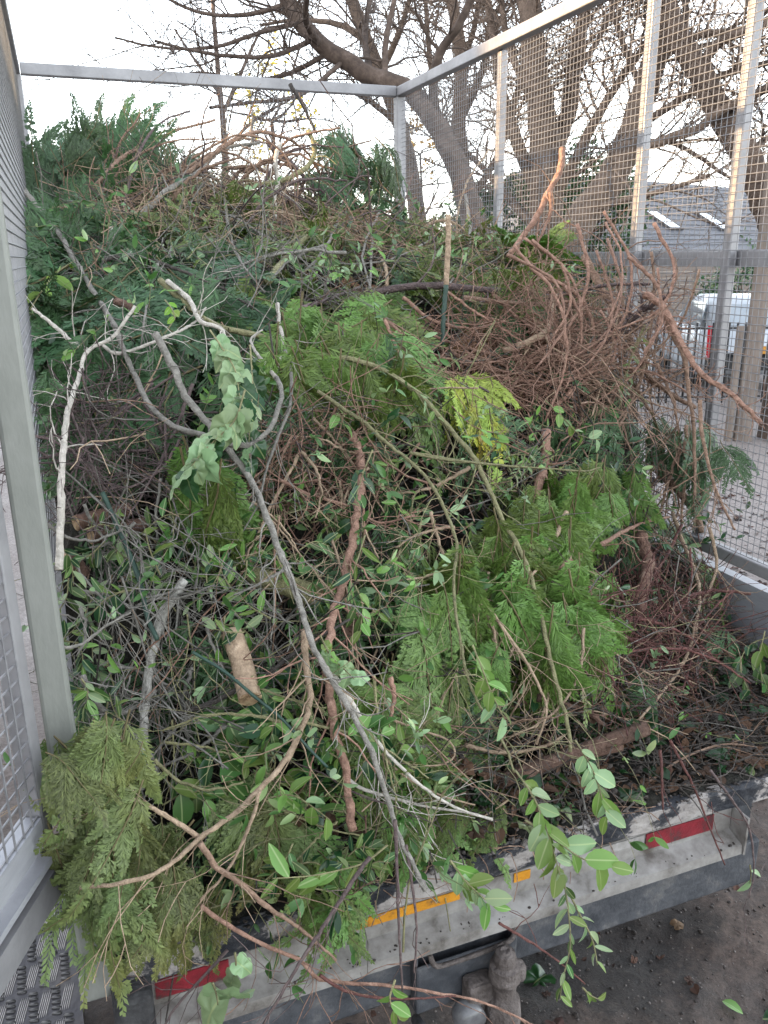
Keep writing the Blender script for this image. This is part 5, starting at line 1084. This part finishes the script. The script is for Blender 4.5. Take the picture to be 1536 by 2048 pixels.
 ('mauve branch running up from the loop to the rusty foliage', [(555, 645), (600, 618), (660, 598), (720, 575)], 12, 'purple', .06, dict(twigs=3)),
 ('red-brown forked stem in the rusty foliage', [(770, 640), (790, 690), (810, 735), (830, 770)], 8, 'redbrown', .08, dict(twigs=4)),
 ('thin leaning twig right of the yellow-tipped sprays', [(1235, 630), (1225, 690), (1205, 760), (1185, 830)], 6, 'tan', .12, dict(twigs=2)),
 ('green shoot stem hanging at the shoulder with slim leaves', [(1290, 650), (1260, 720), (1245, 790), (1235, 830)], 6, 'olive', .14, dict(twigs=1)),
 ('reddish twig zigzagging through the middle privet', [(560, 960), (620, 990), (690, 1010), (760, 1045), (830, 1030)], 8, 'redbrown', .1, dict(twigs=5)),
 ('crooked grey stick below the hanging green spray', [(230, 1240), (300, 1200), (360, 1195), (430, 1170)], 8, 'grey', .08, dict(twigs=4)),
 ('brown broken stick poking out of the deep green sprays', [(780, 1355), (788, 1395), (780, 1440)], 13, 'redbrown', .08, dict(twigs=0, cut=True)),
 ('curling brown twig over the deep green sprays', [(785, 1440), (840, 1460), (895, 1480), (910, 1510), (880, 1530), (820, 1530)], 6, 'tan', .08, dict(twigs=1)),
 ('thin twig lying across the dead leaves to the sideboard', [(1290, 1570), (1360, 1520), (1440, 1490), (1530, 1495)], 7, 'brown', .02, dict(twigs=2)),
 ('bare stick lying under the brown log', [(930, 1490), (1000, 1505), (1080, 1495), (1130, 1470)], 10, 'tan', .05, dict(twigs=2)),
 ('dry brown branch lying in front of the curtain of sprays', [(1075, 1395), (1130, 1410), (1175, 1425), (1210, 1450)], 18, 'log', .04, dict(twigs=2)),
]
for lab, px, wd, bark, off, kw in BR:
    branch(lab, px, wd, bark, off, **kw)
# more bare branches, thinner, laid through each part of the heap
MORE = [((330, 1250, 230, 300), 34, 'grey', 'thin bare grey branch among the shoots left of the small log'), ((1080, 700, 220, 110), 40, 'redbrown', 'thin red-brown branch in the dense tangle below the dark level branch'),
        ((700, 1060, 200, 200), 26, 'tan', 'thin tan branch among the small leaves in the middle'), ((220, 900, 140, 110), 24, 'purple', 'dark purple-brown branch in the hollow beside the gate post'),
        ((440, 350, 240, 80), 40, 'brown', 'bare brown branch in the arching twigs along the crest'), ((620, 440, 300, 30), 26, 'tan', 'bare tan branch in the arching twigs along the crest'), ((420, 370, 220, 70), 22, 'purple', 'bare mauve branch in the arching twigs along the crest'), ((1230, 640, 130, 120), 26, 'redbrown', 'long red-brown branch drooping over the shoulder to the side mesh'), ((1300, 1250, 120, 110), 24, 'red', 'thin red stem in the thicket above the dead leaves'),
        ((1330, 780, 120, 200), 20, 'brown', 'bare brown branch drooping between the tangle and the side mesh'), ((560, 1560, 260, 170), 20, 'olive', 'thin olive branch low on the heap near the rear edge'),
        ((700, 480, 330, 50), 18, 'grey', 'thin grey branch lying on the flat top'), ((1050, 1250, 170, 170), 16, 'tan', 'thin tan twig hanging through the curtain of green sprays')]
for e, cnt, bark, lab in MORE:
    for _ in range(round(cnt * .62)):
        a, rr = rng.uniform(0, 6.283), math.sqrt(rng.uniform()); x, y = e[0] + e[2] * math.cos(a) * rr, e[1] + e[3] * math.sin(a) * rr; ang = rng.uniform(0, 3.14); ln = rng.uniform(80, 250); cv = rng.uniform(-.6, .6)
        if 'crest' in lab: ang = rng.normal(-.35, .6); ln = rng.uniform(130, 280); cv = rng.uniform(.5, 1.5)
        if 'tangle' in lab: ang = rng.normal(.3, .6)
        if 'shoulder' in lab: ang = rng.normal(.8, .25); ln = rng.uniform(160, 330); cv = rng.uniform(.5, 1.1)
        if 'drooping' in lab or 'hanging' in lab: ang = rng.normal(1.57, .35)
        px = [(x + math.cos(ang + cv * t) * ln * t, y + math.sin(ang + cv * t) * ln * t) for t in (-.6, -.2, .2, .6)]
        cr = dict(y=rng.uniform(2.0, 2.9)) if 'crest' in lab else dict(y=[rng.uniform(.9, 1.3), rng.uniform(.75, 1.0)]) if 'shoulder' in lab else {}
        wx = rng.uniform(4.5, 9); head = ('slender' if wx < 6.5 else 'sturdier') + ' ' + {'grey': 'grey', 'redbrown': 'red-brown', 'purple': 'purple-brown', 'olive': 'olive'}.get(bark, bark) + (' stem' if bark == 'red' else ' twig' if 'hanging' in lab else ' branch')
        branch(unique(head, x, y, lab) or lab, px, wx, bark, rng.uniform(.02, .12), twigs=2, group=lab.split(' branch')[0].split(' stem')[0].split(' twig')[0] + ' branches ' + ' '.join(lab.split()[-4:]), jit=.3, **cr)
# logs
def log(label, a, b_, wpx, y=None, off=.05, key='log'):
    o = branch(label, [a, ((a[0] + b_[0]) / 2 + 3, (a[1] + b_[1]) / 2 - 2), b_], wpx, key, off, y=y, twigs=0, cut=True, name='cut_log', cat='log', taper=.92, jit=.012); return o
log('short cut log with a yellow sawn end behind the thin green cane', (500, 1398), (462, 1262), 46, off=[.13, .03], key='tan')
log('red-barked log with its pale sawn end showing beside the gate post', (152, 1046), (260, 1018), 32, off=[.05, -.02])
log('thicker red-barked log just beneath the other sawn log by the gate post', (182, 1072), (290, 1050), 36, off=[.05, -.02])
log('small cut branch end pale orange in the small leaves at the centre', (727, 1246), (690, 1262), 26, off=[.1, .02])
log('little sawn stub below the dark hooked twig', (232, 603), (270, 622), 17, off=[.1, .02])
log('brown log lying on the bed floor in front of the curtain of sprays', (1292, 1456), (1000, 1562), 33, off=[.035, .03])
log('brown half-buried log above the amber tape', (1240, 1490), (1130, 1520), 26, off=[.02, .02])
log('thick mossy limb half hidden behind the grey longest branch', (640, 1195), (500, 1150), 46, off=[.0, -.02], key='olive')
log('dark rotten limb at the bottom of the hollow beside the gate post', (130, 1110), (170, 1150), 28, off=[.05, .0])

# ------------------------------------------------------------------ leafy shoots one by one, every leaf a part
SH = [  # label, polyline, leaves, leaf size, kind, leaf key(s), offset / y
 ('hanging ivy shoot with big pale undersides in the upper left of the heap', [(420, 660), (440, 690), (470, 740), (480, 800)], 11, .056, 'ivy', ('pale', 'pale', 'pale', 'ivy'), .33, None),
 ('lower ivy cluster with the largest pale leaves above the hanging green spray', [(490, 780), (470, 840), (430, 880), (400, 910), (370, 950)], 17, .06, 'ivy', ('pale', 'pale', 'pale', 'ivy'), .35, None),
 ('ivy shoot with dark glossy leaves beside the pale cluster', [(500, 690), (505, 770), (500, 850), (495, 930)], 11, .056, 'ivy', ('ivy', 'ivy', 'pale', 'dark'), .24, None),
 ('lime-leaved twig beside the gate post at the top', [(60, 620), (85, 580), (115, 545), (150, 520)], 6, .055, 'broad', 'lime', .14, None),
 ('single lime leaf twig near the loop of the pale stem', [(330, 600), (345, 620), (350, 640)], 4, .035, 'broad', 'lime', .16, None),
 ('foreground privet shoot drooping over the pale beam with large pale leaves', [(1030, 1540), (1070, 1600), (1100, 1680), (1120, 1750)], 15, .050, 'broad', ('light', 'pale', 'light'), 0, [-.12, -.28]),
 ('pale-leaved shoot tip fluttering over the brown log', [(1150, 1480), (1185, 1540), (1205, 1600), (1215, 1640)], 12, .048, 'broad', ('pale', 'light'), 0, [-.1, -.2]),
 ('large-leaved shoot crossing the pale beam below the litter', [(1050, 1640), (1110, 1680), (1170, 1720), (1235, 1735)], 7, .06, 'broad', ('light', 'pale'), 0, [-.18, -.3]),
 ('long hanging shoot with slim leaves dangling below the pale beam', [(1125, 1740), (1138, 1836), (1140, 1896), (1125, 1960), (1120, 2000)], 15, .034, 'privet', ('light', 'pale', 'privet'), 0, [-.25, -.32]),
 ('slim-leaved side shoot right of the long hanging one', [(1140, 1790), (1165, 1840), (1185, 1880), (1195, 1930)], 9, .032, 'privet', ('light', 'pale'), 0, [-.25, -.32]),
 ('shoot tip with two broad leaves low in front of the dark earth', [(1165, 1975), (1180, 1990), (1200, 2000)], 3, .045, 'broad', 'light', 0, -.3),
 ('spear-leaved shoot reaching left in front of the amber tape', [(775, 1690), (730, 1725), (680, 1740), (620, 1752), (545, 1757)], 11, .062, 'long', ('light', 'privet', 'light'), 0, [-.06, -.14]),
 ('pale blurred leaf cluster hanging before the amber tape', [(900, 1720), (930, 1760), (960, 1790), (990, 1815)], 11, .048, 'broad', ('pale', 'light'), 0, [-.15, -.25]),
 ('dark large-leaved shoot lying at the foot of the sideboard', [(1536, 1275), (1500, 1290), (1480, 1330), (1500, 1390)], 8, .06, 'broad', ('privet', 'ivy'), .1, None),
 ('second large-leaved shoot beside it, leaves hanging', [(1530, 1262), (1520, 1310), (1525, 1370)], 6, .062, 'broad', ('privet', 'light'), .12, None),
 ('shoot of pale leaves at the end of the olive branch in the curtain', [(945, 1290), (965, 1340), (985, 1390), (1010, 1440)], 10, .046, 'broad', ('pale', 'light', 'light'), .24, None),
 ('small pale pair of leaves on the grey branch in the curtain', [(1180, 1170), (1195, 1178), (1215, 1180)], 3, .03, 'long', 'pale', .16, None),
 ('glossy laurel shoot right of the pale sawn branch top', [(745, 900), (725, 950), (712, 1000), (705, 1050)], 8, .048, 'broad', ('privet', 'dark', 'privet'), .14, None),
 ('glossy dark shoot hanging in the centre beside the stringy-barked branch', [(730, 1070), (715, 1120), (700, 1170), (715, 1220)], 8, .046, 'long', ('privet', 'dark', 'light'), .14, None),
 ('large single-leaved stem standing before the hollow by the gate post', [(320, 1150), (300, 1100), (290, 1060)], 4, .05, 'broad', ('light', 'privet'), .12, None),
 ('broad leaves low beside the gate post', [(250, 1180), (210, 1200), (180, 1230), (150, 1250)], 6, .055, 'broad', ('privet', 'dark'), .08, None),
 ('slim pale leaves on the shoulder of the heap against the side mesh', [(1300, 650), (1270, 700), (1250, 750), (1235, 810)], 8, .042, 'long', ('pale', 'light'), .16, None),
 ('pale leaf pairs above the horizontal green twig', [(1090, 800), (1130, 840), (1160, 870), (1200, 880)], 8, .036, 'broad', ('pale', 'light'), .18, None),
 ('row of tiny leaves along the horizontal green twig', [(830, 905), (930, 922), (1030, 932), (1150, 940)], 14, .024, 'privet', ('light', 'pale'), .2, None),
 ('leafy tip on the long olive branch beside the yellow-tipped sprays', [(800, 760), (850, 800), (880, 840)], 7, .03, 'privet', ('pale', 'light'), .2, None),
 ('two-leaved twig near the loop of the pale stem', [(650, 790), (680, 830), (690, 860)], 3, .04, 'broad', 'light', .16, None),
 ('ivy star leaf and stalk below the red tape', [(470, 1905), (472, 1930), (468, 1960)], 2, .045, 'ivy', 'pale', 0, -.18),
 ('large ivy leaf hanging in front of the pale beam', [(425, 1965), (432, 1985), (436, 2010)], 2, .07, 'ivy', 'pale', 0, -.2),
 ('small-leaved stem drooping to the left bottom of the pale beam', [(790, 1960), (780, 2000), (800, 2040)], 5, .035, 'broad', 'light', 0, -.25),
 ('lone leaf on a thin stem over the bare ground', [(1500, 1730), (1502, 1750), (1500, 1768)], 2, .042, 'broad', 'pale', 0, -.08),
 ('leafy twig at the left of the crest', [(150, 440), (172, 425), (180, 410)], 3, .045, 'broad', 'lime', 0, 1.9),
 ('pale leaves scattered on the flat top by the lying branch', [(470, 500), (520, 495), (570, 510), (640, 520)], 8, .05, 'ivy', ('pale', 'light', 'ivy'), .04, None),
 ('blue-green ivy leaves on the flat top', [(430, 480), (460, 490), (500, 500)], 5, .05, 'ivy', 'ivy', .04, None),
 ('dull broad leaves low on the heap beneath the small log', [(370, 1420), (400, 1450), (440, 1440), (480, 1450)], 7, .075, 'broad', ('dark', 'privet'), .05, None),
 ('shoot with broad dull leaves above the olive sprays', [(330, 1560), (370, 1590), (420, 1570), (470, 1560)], 8, .065, 'broad', ('dark', 'privet', 'light'), .08, None),
 ('pale shoot left of the whitish bare stem', [(640, 1270), (660, 1310), (690, 1340), (710, 1360)], 7, .04, 'ivy', ('pale', 'light'), .16, None),
 ('small green shoot beside the sawn centre stub', [(710, 1170), (725, 1210), (720, 1270)], 6, .04, 'broad', ('privet', 'light'), .12, None),
 ('upright green shoot at the foot of the gate post', [(240, 1590), (235, 1550), (240, 1500)], 4, .05, 'broad', ('light', 'privet'), .08, None),
 ('shoot with twisted leaves below the brown forked branch', [(520, 1600), (580, 1590), (620, 1610), (660, 1640)], 8, .05, 'broad', ('light', 'pale', 'privet'), .1, None),
]
for lab, px, n, sz, kind, key, off, y in SH:
    pts = hero(px, off, y); shoot(lab, pts, n, sz, kind, key, 'olive', .0022, None, .1)
SHZ = [((680, 1050, 190, 190), 30, .036, 'privet', ('privet', 'light', 'privet', 'dark'), 'small-leaved shoot in the middle of the heap around the stringy-barked branch'),
       ((330, 1250, 220, 260), 38, .038, 'privet', ('privet', 'light', 'pale', 'dark'), 'small-leaved shoot in the tangle between the gate post and the small log'),
       ((560, 1500, 240, 160), 26, .042, 'broad', ('privet', 'dark', 'light'), 'dull green shoot low on the heap beside the brown forked branch'),
       ((560, 500, 320, 50), 16, .036, 'broad', ('privet', 'light', 'ivy', 'pale'), 'green shoot lying on the flat top'),
       ((900, 1130, 120, 130), 14, .03, 'privet', ('privet', 'light'), 'thin small-leaved shoot left of the curtain of sprays'),
       ((1080, 880, 160, 80), 12, .028, 'long', ('light', 'pale'), 'slim-leaved shoot between the yellow-tipped sprays and the side mesh'),
       ((620, 1720, 130, 70), 9, .036, 'privet', ('privet', 'light', 'dark'), 'small shoot at the rear edge left of the amber tape')]
for e, cnt, sz, kind, key, lab in SHZ:
    for _ in range(cnt):
        a, rr = rng.uniform(0, 6.283), math.sqrt(rng.uniform()); x, y = e[0] + e[2] * math.cos(a) * rr, e[1] + e[3] * math.sin(a) * rr; ang = rng.uniform(0, 6.283); ln = rng.uniform(50, 120)
        px = [(x + math.cos(ang + .5 * t) * ln * t, y + math.sin(ang + .5 * t) * ln * t + 20 * t * t) for t in (-.5, 0, .5)]
        shoot(unique(lab.split(' shoot')[0] + ' shoot', x, y, lab) or lab, hero(px, rng.uniform(.01, .11)), rng.integers(6, 11), sz * rng.uniform(.8, 1.2), kind, key, 'olive', .0018, lab.split(' shoot')[0] + ' shoots ' + ' '.join(lab.split()[-4:]))
# single fallen leaves on the ground
for lab, px, kind, key, s in (('dark green leaf tuft lying on the wet earth right of the tow hitch', (1095, 1925), 'ivy0', 'dark', .10), ('green leaf lying on the earth near the bottom edge', (1448, 1978), 'broad', 'light', .06), ('orange-brown dead leaf on the earth behind the tow hitch', (1105, 2022), 'ivy1', 'brown', .07), ('dark green leaf half out of view at the bottom of the yard', (1530, 2010), 'broad_b', 'dark', .12), ('small orange dead leaf on the soil mound', (1350, 1832), 'ivy2', 'brown', .045)):
    p = on_plane(*px, 2, GZ + .05); p[2] = ground_z(p[0], p[1]) + .012; o = bpy.data.objects.new('fallen_leaf', LEAF[kind][2].copy()); COL.objects.link(o); o.data.materials[0] = M['leaf_' + key]
    o.matrix_basis = mat4(frame((rng.normal(), rng.normal(), .1), (.2, -.2, 1)), p, s); tag(o, lab, 'leaf')
